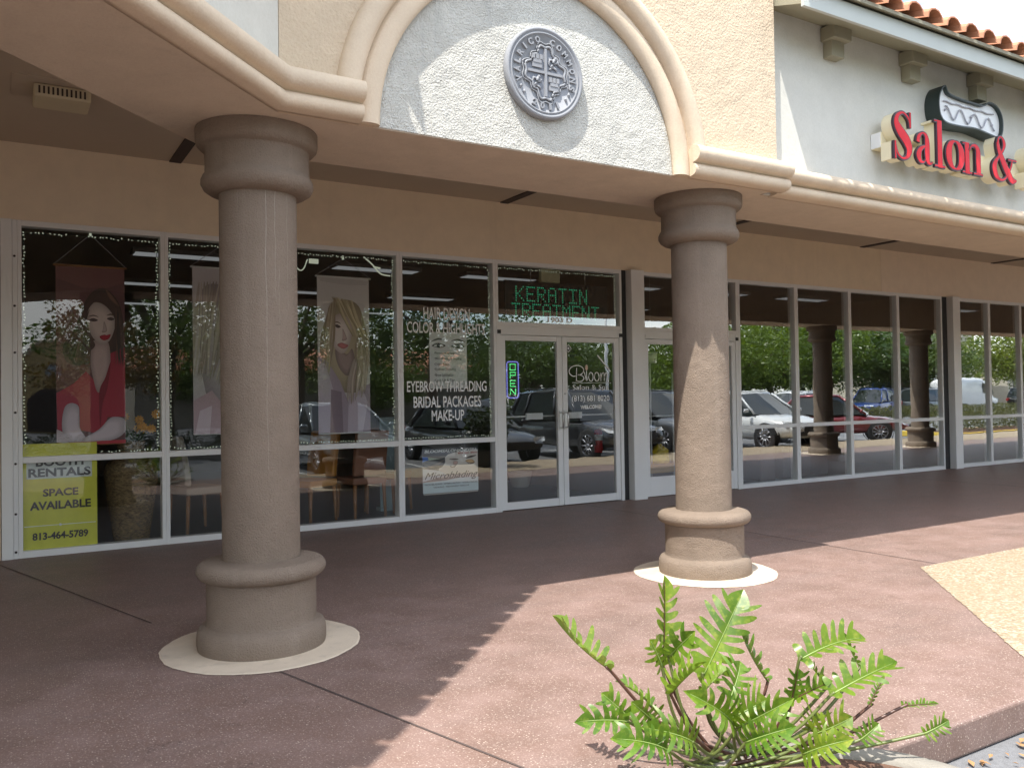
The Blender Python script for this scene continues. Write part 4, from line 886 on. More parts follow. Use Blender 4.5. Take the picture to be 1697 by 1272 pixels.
chair('brown chair with its seat behind the mullion left of the lettered pane', 4.12, 1.0, .6, M['pink_vinyl'])
chair('pale seated chair low in the pane left of the shaded column', 1.80, .75, PI/2+.3, plain('beige_upholstery', (.42, .35, .28), .6))
b = MB(); b.box(4.0, .95, .05, 4.22, .98, 1.16); b.box(3.98, .90, .01, 4.24, 1.06, .05); tag(b.build('display_board', M['bluegrey'], bevel=.004), 'pale blue-grey standing board behind the blonde banner pane', 'board')
# tall basket with yellow flowers
bk = thing('basket_vase', 'tall woven wicker basket with yellow flowers behind the yellow booth sign', 'basket', (1.12, .44, .004))
b = MB(); b.lathe([(.0, 0), (.155, 0), (.165, .02), (.19, .2), (.22, .4), (.245, .58), (.25, .68), (.235, .76), (.18, .82), (.13, .87), (.125, .95), (.135, 1.0), (.12, 1.0), (.11, .9), (.0, .88)], seg=40, cap=False); b.build('basket', M['wicker'], bk)
rr_ = random.Random(4)
b = MB(); fb = MB()
for k in range(9):
    a = rr_.uniform(0, 2*PI); h_ = rr_.uniform(1.1, 1.3); rx = rr_.uniform(.06, .22); e = (rx*math.cos(a)+.06, rx*math.sin(a)*.6-.05, h_); b.tube([(0, 0, .92), (e[0]*.5, e[1]*.5, (h_+.92)/2+.03), e], .004, 5)
    for q in range(10): aa = 2*PI*q/10; d = (math.cos(aa)*.05, -.02+.01*math.sin(3*aa), math.sin(aa)*.05); n_ = (-math.sin(aa)*.013, 0, math.cos(aa)*.013); fb.add([e, (e[0]+d[0]*.6+n_[0], e[1]+d[1], e[2]+d[2]*.6+n_[2]), (e[0]+d[0], e[1]+d[1], e[2]+d[2]), (e[0]+d[0]*.6-n_[0], e[1]+d[1], e[2]+d[2]*.6-n_[2])], [(0, 1, 2, 3)])
for k in range(14):
    a = rr_.uniform(0, 2*PI); h_ = rr_.uniform(.98, 1.2); rx = rr_.uniform(.08, .26); e = Vector((rx*math.cos(a), rx*math.sin(a)*.7, h_)); b.add([(0, 0, .95), tuple(e*.5+Vector((.03, 0, .5))), tuple(e), tuple(e*.5+Vector((-.03, 0, .47)))], [(0, 1, 2, 3)])
b.build('stems', M['green_int'], bk, recalc=False); fb.build('flowers', M['wicker_y'], bk, recalc=False)
b = MB(); pr = []
for k in range(48): pass
b.lathe([(0, 0), (.12, 0), (.135, .03), (.165, .15), (.18, .22), (.185, .235), (.17, .235), (.15, .18), (0, .17)], (6.85, 2.3), 40, cap=False)
for k, v in enumerate(b.v):
    dx, dy = v[0]-6.85, v[1]-2.3; r_ = math.hypot(dx, dy)
    if r_ > .1: s_ = 1+.03*math.cos(20*math.atan2(dy, dx)); b.v[k] = (6.85+dx*s_, 2.3+dy*s_, v[2]+.004)
tag(b.build('flower_pot', M['potw']), 'white fluted ceramic pot on the salon floor behind the left salon door', 'pot')
fe = thing('fire_extinguisher', 'red fire extinguisher on the wall behind the right salon door', 'fire extinguisher', (7.10, .62, .60))
b = MB(); b.lathe([(0, 0), (.058, 0), (.062, .015), (.062, .26), (.05, .31), (.025, .33), (0, .33)], seg=24, cap=False); b.build('cylinder', M['firered'], fe)
b = MB(); b.lathe([(.0625, .17), (.0635, .17), (.0635, .25), (.0625, .25)], seg=24, cap=False); b.build('band_label', M['vinyl'], fe)
b = MB(); b.box(-.02, -.02, .33, .02, .02, .37); b.box(-.06, -.01, .36, .05, .01, .375); b.box(-.06, -.01, .385, .04, .01, .40); b.tube([(-.02, 0, .35), (-.08, 0, .32), (-.085, -.02, .18), (-.07, -.02, .1)], .009, 6); b.build('valve', M['black'], fe)
# stock behind the second pair of doors
st = thing('display_stand', 'white metal clothes stand with tall posts behind the second pair of doors', 'stand', (7.95, .5, .004))
for x_ in (0, .42):
    b = MB(); b.tube([(x_, 0, .02), (x_, 0, 1.86 if x_ == 0 else 1.7)], .013, 8); b.build('post', M['white'], st)
b = MB(); b.tube([(-.2, 0, 1.08), (.5, 0, 1.08)], .009, 6); b.tube([(-.2, 0, .88), (.2, 0, .88)], .007, 6); b.build('rail', M['white'], st)
b = MB(); b.box(-.2, -.2, 0, .6, .2, .03); b.build('base', M['white'], st)
def lump(name, c, r, mt, label, cat, seed, sq=(1, 1, 1)):
    bm = bmesh.new(); bmesh.ops.create_icosphere(bm, subdivisions=3, radius=1); rq = random.Random(seed); ph = [rq.uniform(0, 6) for _ in range(6)]
    for v in bm.verts:
        p = v.co; k = 1+.16*math.sin(4*p.x+ph[0])*math.cos(3*p.z+ph[1])+.1*math.sin(9*p.y+ph[2]+5*p.z)+.06*math.sin(15*p.x+11*p.z+ph[3]); v.co = Vector((p.x*sq[0]*k, p.y*sq[1]*k, max(-.8, p.z)*sq[2]*k))*r+Vector(c)
    me = bpy.data.meshes.new(name); bm.to_mesh(me); bm.free(); me.materials.append(mt)
    for p in me.polygons: p.use_smooth = True
    o = bpy.data.objects.new(name, me); COL.objects.link(o); return tag(o, label, cat)
lump('cloth_bag', (8.18, .60, .47), .16, M['yellow_bag'], 'bright yellow cloth bag behind the second pair of doors', 'bag', 1, (1, .8, 1.2))
lump('plastic_bag', (7.78, .62, .48), .17, plain('clear_plastic_bag', (.33, .37, .38), .25), 'crumpled pale plastic bag left of the yellow bag behind the second doors', 'bag', 2, (.9, .8, 1.3))
lump('cloth_bundle', (8.0, .75, .85), .2, plain('dark_cloth', (.05, .05, .06), .8), 'dark bundle of clothes above the yellow bag behind the second doors', 'clothes', 3, (1.2, .7, 1))
b = MB(); b.box(7.62, .42, .275, 8.3, .8, .40); tag(b.build('cardboard_box', plain('cardboard_tan', (.45, .29, .11), .8), bevel=.004), 'low tan carton under the yellow bag behind the second doors', 'box')
bu = MB(); bu.lathe([(0, 0), (.075, 0), (.09, .15), (.085, .15), (.07, .01), (0, .01)], (7.80, .3), 24, cap=False); bu.v = [(v[0], v[1], v[2]+1.83) for v in bu.v]
for k in range(1): bu.tube([(7.71, .3, 1.98), (7.8, .3, 2.12), (7.89, .3, 1.98)], .003, 5); bu.tube([(7.8, .3, 2.12), (7.8, .3, 3.15)], .002, 4)
tag(bu.build('hanging_bucket', M['potw']), 'small white bucket hanging behind the second pair of doors', 'bucket')
def salon_bin(label, x, y, w_, h_, mt):
    t = thing('waste_bin', label, 'bin', (x, y, .004)); b = MB()
    b.slab([(-w_/2, -.2), (w_/2, -.2), (w_/2, .2), (-w_/2, .2)], 0, h_); b.build('body', mt, t, bevel=.02)
    b = MB(); b.box(-w_/2-.015, -.215, h_+.001, w_/2+.015, .215, h_+.05); b.build('lid', M['black'], t, bevel=.015); return t
salon_bin('tall black lidded bin inside the pane just right of the second doors', 10.95, .75, .46, .86, M['black'])
salon_bin('brown ribbed bin left of the tall black bin behind the glass', 10.35, .72, .34, .72, plain('brown_plastic', (.08, .05, .045), .6))
salon_bin('dark grey bin right of the tall black bin behind the glass', 11.85, .95, .44, .78, plain('charcoal_plastic', (.03, .03, .032), .6))
for i, (x, nm) in enumerate(((17.6, 'leftmost'), (19.55, 'second'), (21.3, 'third'), (23.2, 'rightmost'))):
    pass
wl0 = None
for x, nm in ((17.1, 'leftmost'), (18.7, 'second from left'), (20.4, 'third from left'), (22.0, 'rightmost')):
    if wl0 is None:
        wl0 = thing('wall_lamp', '', 'wall lamp', (x, 8.9, 1.86), 'warm wall lamps on the shop back wall')
        b = MB(); b.lathe([(0, -.06), (.03, -.05), (.045, 0), (.03, .05), (0, .06)], (0, 0), 16, cap=False); b.build('bulb', M['bulb'], wl0)
        b = MB(); b.box(-.05, .06, -.06, .05, .098, .06); b.tube([(0, .06, -.02), (0, .0, -.06)], .008, 6); b.build('bracket', M['steel'], wl0); c = wl0
    else: c = copy_tree(wl0)
    c.location.x = x; c['label'] = 'small warm glowing wall lamp on the shop back wall, %s of the four' % nm
b = MB(); b.lathe([(0, 0), (.15, 0), (.2, .02), (.24, .22), (.25, .25), (.23, .25), (.2, .05), (0, .04)], (15.5, .75), 32, cap=False); b.v = [(v[0], v[1], v[2]+.004) for v in b.v]; tag(b.build('planter_bowl', M['potg']), 'pale green ceramic bowl on the floor right of the far pilaster', 'pot')

# ================================================================== CAR PARK (seen mirrored in the glass)
def loft(mb, secs, mi=0, sm=True):       # secs: list of closed point loops of equal length
    n = len(secs[0]); vs = [p for s_ in secs for p in s_]; fs = []
    for i in range(len(secs)-1):
        for k in range(n): fs.append((i*n+k, i*n+(k+1) % n, (i+1)*n+(k+1) % n, (i+1)*n+k))
    fs += [list(range(n-1, -1, -1)), list(range((len(secs)-1)*n, len(secs)*n))]; mb.add(vs, fs, mi, sm)
def car(label, cat, x, y, rz, paint, L=4.6, W=1.86, H=1.68, kind='suv'):
    t = thing('parked_car' if kind != 'van' else 'parked_van', label, cat, (x, y, KERB), 'vehicles in the car park' , rz)
    hl = L/2; belt = {'suv': .98, 'sedan': .88, 'van': 1.25}[kind]; hood = {'suv': .96, 'sedan': .82, 'van': 1.2}[kind]; wr = {'suv': .385, 'sedan': .345, 'van': .36}[kind]
    # body: cross sections along y (nose at +y)
    if kind == 'van': st = [(-hl, .80, .45, 2.2), (-hl+.06, .93, .38, 2.42), (0, .96, .36, 2.5), (hl*.42, .95, .36, 2.48), (hl*.52, .93, .36, 1.35), (hl*.80, .90, .36, 1.18), (hl*.95, .82, .40, .98), (hl, .66, .48, .80)]
    else: st = [(-hl, .70, .45, belt-.12), (-hl+.10, .84, .34, belt-.02), (-hl*.55, .92, .28, belt+.02), (0, .935, .26, belt), (hl*.40, .93, .27, belt-.01), (hl*.52, .925, .28, hood), (hl*.80, .88, .30, hood-.09), (hl*.95, .78, .36, hood-.22), (hl, .62, .44, hood-.32)]
    sec = []
    for y_, w_, z0, z1 in st:
        w_ *= W/1.86; zm = z0+(z1-z0)*.55
        sec.append([(-w_*.86, y_, z0), (w_*.86, y_, z0), (w_*.97, y_, z0+.12), (w_, y_, zm), (w_*.965, y_, z1-.08), (w_*.84, y_, z1), (0, y_, z1+.035), (-w_*.84, y_, z1), (-w_*.965, y_, z1-.08), (-w_, y_, zm), (-w_*.97, y_, z0+.12)])
    b = MB(); loft(b, sec); b.build('body', paint, t, subsurf=1)
    hw = W/2
    if kind != 'van':
        rear = -hl+.22 if kind == 'suv' else -hl*.62; fr = hl*.46
        bot = [(-hw*.93, rear-.06, belt-.02), (hw*.93, rear-.06, belt-.02), (hw*.95, 0, belt-.02), (hw*.92, fr, belt-.02), (0, fr+.16, belt), (-hw*.92, fr, belt-.02), (-hw*.95, 0, belt-.02)]
        top = [(-hw*.70, rear+(.28 if kind == 'suv' else .55), H-.06), (hw*.70, rear+(.28 if kind == 'suv' else .55), H-.06), (hw*.76, -.1, H-.02), (hw*.70, fr-.78, H-.07), (0, fr-.70, H-.05), (-hw*.70, fr-.78, H-.07), (-hw*.76, -.1, H-.02)]
        b = MB(); loft(b, [bot, top], 0, False); b.build('window_glass', M['carglass'], t)
        b = MB(); loft(b, [[(p[0]*1.03, p[1]*1.015, p[2]-.05) for p in top], [(p[0]*1.05, p[1]*1.02, p[2]-.01) for p in top], [(p[0]*.9, p[1]*.92, p[2]+.05) for p in top]], 0, True); b.build('roof', paint, t)
        b = MB()
        for s_ in (-1, 1):
            f_ = lambda i, j: None
            pb = lambda p: (p[0]*s_*(1.008 if p[0] else 1), p[1], p[2])
            b.tube([pb((hw*.92, fr, belt)), pb((hw*.71, fr-.77, H-.06))], .035, 6); b.tube([pb((hw*.95, 0, belt)), pb((hw*.765, -.1, H-.03))], .035, 6)
            b.tube([pb((hw*.93, rear, belt)), pb((hw*.71, rear+.27+(.27 if kind != 'suv' else 0), H-.06))], .07, 6)
            if kind == 'suv': b.tube([pb((hw*.945, rear+.75, belt)), pb((hw*.73, rear+.85, H-.05))], .03, 6)
            if kind == 'suv': b.tube([(hw*.66*s_, rear+.35, H+.035), (hw*.66*s_, fr-.95, H+.03)], .018, 6)
        b.build('pillars', paint, t)
    else:
        b = MB()
        for s_ in (-1, 1): b.add([(s_*.978*hw/.93, hl*.12, 1.35), (s_*.978*hw/.93, hl*.60, 1.30), (s_*.955*hw/.93, hl*.44, 2.0), (s_*.965*hw/.93, hl*.14, 2.05)], [(0, 1, 2, 3)])
        b.add([(-.80, hl*.68, 1.36), (.80, hl*.68, 1.36), (.74, hl*.51, 2.15), (-.74, hl*.51, 2.15)], [(0, 1, 2, 3)]); b.build('window_glass', M['carglass'], t, recalc=False)
    for s_ in (-1, 1):
        b = MB(); b.lathe([(0, 0), (.09, .0), (.11, .05), (.09, .11), (0, .11)], (0, 0), 12, cap=False); b.v = [(s_*(hw+.10)+v[0]*.9, hl*.40+(v[1])*.5, belt+.04+v[2]) for v in b.v]; b.build('wing_mirror', paint, t)
        b = MB(); y0 = hl*.965; z0 = hood-.30
        b.add([(s_*.36*hw/.93, hl-.03, z0), (s_*.80*hw/.93, hl*.90, z0+.03), (s_*.86*hw/.93, hl*.84, z0+.13), (s_*.42*hw/.93, hl*.965, z0+.12), (s_*.40*hw/.93, hl*.93, z0+.06)], [(0, 1, 2, 3)])
        b.v = [(v[0]*1.02, v[1]+.035, v[2]) for v in b.v]; b.build('headlight', M['lampglass'], t, recalc=False)
        b = MB(); b.box(s_*hw*.80-.08, -hl-.012, belt-.22, s_*hw*.80+.08, -hl+.16, belt-.04); b.build('tail_light', M['taillamp'], t, bevel=.02)
        for wy in (hl*.62, -hl*.60):
            b = MB(); b.lathe([(wr*.62, -.105), (wr*.92, -.11), (wr, -.08), (wr, .08), (wr*.92, .11), (wr*.62, .105)], seg=28, cap=False); b.lathe([(wr*1.10, -.02), (wr*1.16, .0), (wr*1.10, .02)], seg=28, cap=False)
            b.v = [(s_*(hw-.10)+v[2]*s_, wy+v[0], wr+v[1]) for v in b.v]; wh = b.build('wheel', M['rubber'], t)
            b = MB(); b.lathe([(0, .06), (wr*.14, .07), (wr*.16, .05), (wr*.16, .0), (0, 0)], seg=20, cap=False); b.lathe([(wr*.60, .085), (wr*.66, .10), (wr*.66, .0), (wr*.58, .0)], seg=28, cap=False)
            for q in range(10):
                a = 2*PI*q/10; b.tube([(wr*.1*math.cos(a), wr*.1*math.sin(a), .045), (wr*.62*math.cos(a), wr*.62*math.sin(a), .075)], wr*.055, 5)
            b.v = [(s_*(hw-.09)+v[2]*s_, wy+v[0], wr+v[1]) for v in b.v]; b.build('rim', M['alloy'], wh)
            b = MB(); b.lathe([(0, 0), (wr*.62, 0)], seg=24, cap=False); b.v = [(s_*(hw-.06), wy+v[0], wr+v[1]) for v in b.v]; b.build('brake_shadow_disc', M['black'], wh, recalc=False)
    b = MB(); b.box(-.42, hl-.02, hood-.44, .42, hl+.012, hood-.26); b.box(-.62, hl-.06, .42, .62, hl-.01+.012, .52); b.build('grille', M['black'], t, bevel=.015)
    return t
car('dark grey SUV mirrored in the salon door glass', 'car', 12.78, -8.76, 0, carpaint('charcoal_car_paint', (.035, .038, .043)), 4.75, 1.9, 1.72)
car('black car mirrored behind the window lettering', 'car', 9.75, -9.3, 0, carpaint('black_car_paint', (.012, .013, .015)), 4.7, 1.86, 1.5, 'sedan')
car('silver grey car mirrored beside the orange chair', 'car', 6.5, -9.6, 0, carpaint('silver_car_paint', (.26, .29, .30), .5), 4.5, 1.82, 1.48, 'sedan')
car('grey car mirrored behind the second pair of doors', 'car', 15.55, -9.2, 0, carpaint('mid_grey_car_paint', (.10, .11, .12)), 4.6, 1.86, 1.66)
car('white crossover mirrored right of the second pair of doors', 'car', 18.35, -8.38, 0, carpaint('white_car_paint', (.74, .75, .74), 0), 4.75, 1.9, 1.6)
car('red car mirrored in the middle of the right-hand windows', 'car', 22.35, -8.80, -.70, carpaint('dark_red_car_paint', (.20, .012, .018)), 4.7, 1.86, 1.5, 'sedan')
car('blue SUV mirrored behind the red car', 'car', 47.5, -25.2, PI/2-.25, carpaint('blue_car_paint', (.012, .05, .24)), 4.9, 1.95, 1.78)
car('slate grey SUV mirrored right of the blue SUV', 'car', 53.2, -25.0, -PI/2, carpaint('slate_car_paint', (.16, .18, .19)), 4.8, 1.9, 1.75)
car('white car mirrored between the white crossover and the red car', 'car', 34.6, -20.6, PI/2, carpaint('white_car_paint', (.74, .75, .74), 0), 4.7, 1.86, 1.62)
car('white delivery van mirrored right of the far pilaster', 'van', 58.0, -25.4, -PI/2, carpaint('white_car_paint', (.74, .75, .74), 0), 5.6, 2.0, 2.5, 'van')
car('dark car mirrored left of the white car in the far row', 'car', 28.6, -20.5, PI/2, carpaint('black_car_paint', (.012, .013, .015)), 4.7, 1.86, 1.7)
car('dark SUV mirrored at the far right edge beyond the van', 'car', 66.5, -25.0, -PI/2, carpaint('black_car_paint', (.012, .013, .015)), 4.8, 1.9, 1.75)
tr = thing('box_truck', 'white box truck mirrored beyond the blue SUV', 'truck', (66.0, -34.0, KERB)); b = MB(); b.box(-3.2, -1.2, .8, 3.2, 1.2, 3.6); b.build('cargo_box', M['white'], tr, bevel=.05)
b = MB(); b.slab([(-5.0, -1.1), (-3.3, -1.1), (-3.3, 1.1), (-5.0, 1.1)], .5, 2.4); b.build('cab', M['navy'], tr, bevel=.15)
for wx in (-4.2, 1.8):
    for wy in (-1.1, 1.1): b = MB(); b.lathe([(.2, -.12), (.45, -.12), (.45, .12), (.2, .12)], seg=20, cap=False); b.v = [(wx+v[0], wy+v[2], .45+v[1]) for v in b.v]; b.build('wheel', M['rubber'], tr)

def leaf_cloud(mb, n, c, rad, size, seed, mi=0, hollow=.55):
    r = random.Random(seed)
    for _ in range(n):
        while True:
            d = Vector((r.uniform(-1, 1), r.uniform(-1, 1), r.uniform(-1, 1)))
            if hollow*hollow < d.length_squared < 1: break
        p = Vector((c[0]+d.x*rad[0], c[1]+d.y*rad[1], c[2]+d.z*rad[2])); s_ = size*r.uniform(.6, 1.3)
        a = Vector((r.uniform(-1, 1), r.uniform(-1, 1), r.uniform(-.6, .6))).normalized(); b_ = a.cross(Vector((r.uniform(-1, 1), r.uniform(-1, 1), r.uniform(-1, 1)))).normalized()
        mb.add([p-a*s_, p+b_*s_*.45, p+a*s_, p-b_*s_*.45], [(0, 1, 2, 3)], mi)
def tree(label, x, y, h, cr, seed, mat_='foliage', trunk=.18, n=26, per=170, size=.16, fork=.42, group='trees round the car park', name='shade_tree'):
    t = thing(name, label, 'tree', (x, y, KERB), group); r = random.Random(seed); b = MB()
    fz = h*fork; b.tube(crom([(0, 0, -.05), (.08*r.uniform(-1, 1), 0, fz*.4), (.15*r.uniform(-1, 1), .1*r.uniform(-1, 1), fz)], 5), [trunk*(1.25-.035*k) for k in range(11)], 9)
    cl = []
    for k in range(n):
        a = 2*PI*k*.618; rr = cr*math.sqrt((k+.5)/n)*.86; zz = h*(.50+.42*math.sqrt(max(0, 1-(rr/cr)**2))*r.uniform(-.25, 1))-cr*.05; cl.append((rr*math.cos(a)+r.uniform(-.3, .3), rr*math.sin(a)+r.uniform(-.3, .3), zz))
        if k % 4 == 0: b.tube(crom([(0, 0, fz*.92), (cl[-1][0]*.5, cl[-1][1]*.5, (fz+zz)/2+.1), cl[-1]], 4), [trunk*.5*(1-.085*q) for q in range(9)], 6)
    b.build('trunk', M['bark'], t)
    f = MB()
    for k, c in enumerate(cl): q = cr*r.uniform(.26, .42); leaf_cloud(f, per, c, (q, q, q*.7), size, seed*100+k)
    f.build('crown', M[mat_], t, recalc=False); return t
ta = tree('forked oak with dark leaning trunk mirrored beside the blonde banner', 7.6, -15.9, 7.2, 3.6, 11, trunk=.17, n=34, per=330, size=.085)
tree('smaller reddish leaved tree mirrored over the red banner', 2.6, -16.3, 5.0, 1.7, 12, 'foliage_r', .09, 18, 240, .06)
tree('dense oak mirrored behind the half hidden banner', 4.7, -20.5, 7.5, 3.4, 13, 'foliage', .2, 34, 330, .085)
tree('oak with hanging branches mirrored behind the window lettering', 12.2, -16.2, 7.6, 3.5, 14, 'foliage', .2, 34, 330, .085)
tb = tree('broad green tree mirrored in the left salon door', 31, -40, 6.4, 5.0, 15, 'foliage', .25, 46, 330, .15, fork=.3)
tc_ = tree('yellow green tree mirrored in the right-hand windows', 38, -30, 7.2, 4.6, 16, 'foliage_y', .22, 46, 330, .14, fork=.3)
for i, (src, x, y, s_, rz, lab) in enumerate(((tb, 21, -44, .78, 1, 'broad tree mirrored at the left edge of the salon door'), (tb, 40, -44, 1.0, 2, 'broad tree mirrored in the right salon door'), (tb, 44, -34, .74, 3.5, 'tall tree mirrored right of the second doors'),
      (tc_, 47, -31, 1.1, 1.4, 'yellow green tree mirrored beside the sunlit column'), (tb, 53, -33, 1.2, 4.4, 'wide tree mirrored above the blue SUV'), (tb, 60, -31, .95, 5.5, 'wide tree mirrored above the red car bonnet'),
      (tc_, 76, -30, 1.2, 2.6, 'light green tree mirrored over the delivery van'), (tb, 88, -34, 1.0, .4, 'tree mirrored at the far right edge'), (tb, 50, -52, 1.0, 2.2, 'far tree mirrored between the nearer crowns'), (tc_, 66, -50, 1.3, 3.3, 'far yellow green tree mirrored behind the truck'), (tb, 30, -55, .9, 5.0, 'far tree mirrored low over the parked cars'), (tb, 12, -48, .9, 2.9, 'far tree mirrored behind the lettered pane'), (ta, 72, -17, .95, 2.0, 'shade tree on the island mirrored over the far right pane'))):
    c = copy_tree(src); c.location = (x, y, KERB); c.scale = (s_, s_, s_); c.rotation_euler.z = rz; c['label'] = lab
b = MB(); rb = random.Random(77)
for k in range(150):
    x_ = -70+k*2.0+rb.uniform(-1, 1); y_ = -66-rb.uniform(0, 14)+max(0, x_-60)*.22; hh = rb.uniform(2.6, 4.6); leaf_cloud(b, 150, (x_, y_, hh*.75+rb.uniform(-.6, 1.2)), (rb.uniform(2.2, 3.4), 2.2, hh), .42, 3000+k, 0, .35)
tag(b.build('far_woodland', M['foliage'], recalc=False), kind='stuff')
def hedge(label, x0, y0, x1, y1, h, seed, mt='hedge', per=900):
    t = MB(); r = random.Random(seed); n = max(1, int((x1-x0)/.9))
    for k in range(n): cx = x0+(k+.5)*(x1-x0)/n; leaf_cloud(t, per, (cx, (y0+y1)/2, h*.48), ((x1-x0)/n*.62, (y1-y0)/2, h*.5), .04, seed*50+k, 0, .6)
    return tag(t.build('hedge', M[mt], recalc=False), label, 'hedge')
hedge('clipped brown-green hedge on the yellow kerbed island, mirrored low in the far right panes', 27.5, -9.1, 45.5, -7.6, .75, 5)
hedge('low hedge along the median, mirrored behind the banners', -13, -17.0, 20, -15.3, .7, 6, 'shrubd')
hedge('green hedge mirrored between the red car and the blue SUV', 36, -19.4, 56, -18.2, .7, 7)
# dark shrub in a pot on the pebble paving
sh = thing('potted_shrub', 'dark leafy shrub mirrored in the left salon door in front of the dark SUV', 'shrub', (8.35, -5.9, 0))
b = MB(); b.lathe([(0, 0), (.2, 0), (.26, .05), (.30, .32), (.32, .36), (.28, .36), (.25, .3), (0, .28)], seg=28, cap=False); b.build('pot', M['black'], sh)
b = MB()
for k in range(12): a = k*2.4; leaf_cloud(b, 130, (.28*math.cos(a)*(k/12)**.5*1.4, .28*math.sin(a)*(k/12)**.5*1.4, .5+.055*k), (.26, .26, .22), .055, 900+k, 0, .3)
b.build('foliage', M['shrubd'], sh, recalc=False)
# buildings across the car park
ob = thing('plaza_wing', 'ochre building with a curved stepped parapet mirrored in the leftmost pane', 'building', (2.6, -46, KERB)); ob.scale = (.8, .8, .74); b = MB()
cp = [(-4.6, 5.1), (-3.6, 5.1), (-3.3, 5.5), (-2.6, 5.55), (-2.3, 5.95)] + [(1.5*math.cos(PI-k*PI/12), 6.05+1.05*math.sin(k*PI/12)) for k in range(13)] + [(2.3, 5.95), (2.6, 5.55), (3.3, 5.5), (3.6, 5.1), (4.6, 5.1)]
b.prism([(-4.6, 0)]+cp+[(4.6, 0)], 0, -.5); b.build('parapet_wall', M['ochre'], ob)
b = MB(); b.tube([(p[0], .06, p[1]) for p in cp], .14, 6); b.build('coping', M['mould'], ob)
b = MB(); b.lathe([(0, 0), (.5, 0), (.5, .05), (0, .05)], (0, 0), 24, cap=False); b.v = [(v[0], .05+v[2], 4.6+v[1]) for v in b.v]; b.build('roundel', M['medal'], ob)
b = MB(); b.prism([(-1.6, .1)]+[(1.6*math.cos(PI-k*PI/12), 2.2+1.2*math.sin(k*PI/12)) for k in range(13)]+[(1.6, .1)], .02, .04); b.build('archway', M['dark'], ob)
ow = thing('tiled_roof_building', 'long low building with clay tiled roof mirrored behind the half hidden banner', 'building', (18, -47, KERB)); b = MB(); b.box(-11, -8, 0, 14, 0, 3.6); b.build('wall', plain('taupe_wall', (.30, .27, .22), .85), ow)  # wall is one even taupe paint all over
b = MB(); b.add([(-11.4, .8, 3.55), (14.4, .8, 3.55), (14.4, -4, 5.2), (-11.4, -4, 5.2), (-11.4, .8, 3.4), (14.4, .8, 3.4)], [(0, 1, 2, 3), (0, 4, 5, 1)])
for k in range(64): b.tube([(-11.2+k*.4, .82, 3.6), (-11.2+k*.4, -4, 5.26)], .13, 6)
b.build('roof', M['tile'], ow)
oc = thing('beige_store', 'pale beige store with plain clad wall mirrored above the far sunlit column', 'building', (88, -46, KERB)); b = MB(); b.box(-10, -8, 0, 7, 0, 8.6)
for k in range(7): b.box(-10.02, .0, 1+k*1.1, 7.02, .04, 1.06+k*1.1)
b.build('wall', M['beige'], oc); b = MB(); b.box(-5.6, .05, 5.2, -3.2, .12, 6.6); b.build('sign_panel', plain('brown_sign', (.16, .06, .03), .5), oc); b = MB(); b.box(-10.1, -8.1, 8.6, 7.1, .15, 8.9); b.build('coping', M['white'], oc)
od = thing('orange_band_store', 'low store with an orange fascia band mirrored in the far right pane', 'building', (112, -44, KERB)); b = MB(); b.box(-14, -8, 0, 16, 0, 4.0); b.build('wall', M['beige'], od)
b = MB(); b.box(-14.1, .001, 4.0, 16.1, .5, 5.0); b.build('orange_fascia', M['orange'], od); b = MB(); b.box(-13, .01, .3, 15, .06, 3.4); b.build('dark_windows', M['carglass'], od)
for x_, y_, nm in ((30, -30, 'mirrored in the left salon door'), (56, -27.5, 'mirrored over the blue SUV')):
    lpst = thing('lamp_post', 'tall pale car park lamp post ' + nm, 'lamp post', (x_, y_, KERB)); b = MB(); b.tube([(0, 0, 0), (0, 0, 8.5)], [.11, .07], 10); b.build('pole', M['alu'], lpst)
    b = MB(); b.box(-.5, -.18, 8.4, .5, .18, 8.56); b.build('lamp_head', M['alu_dark'], lpst)

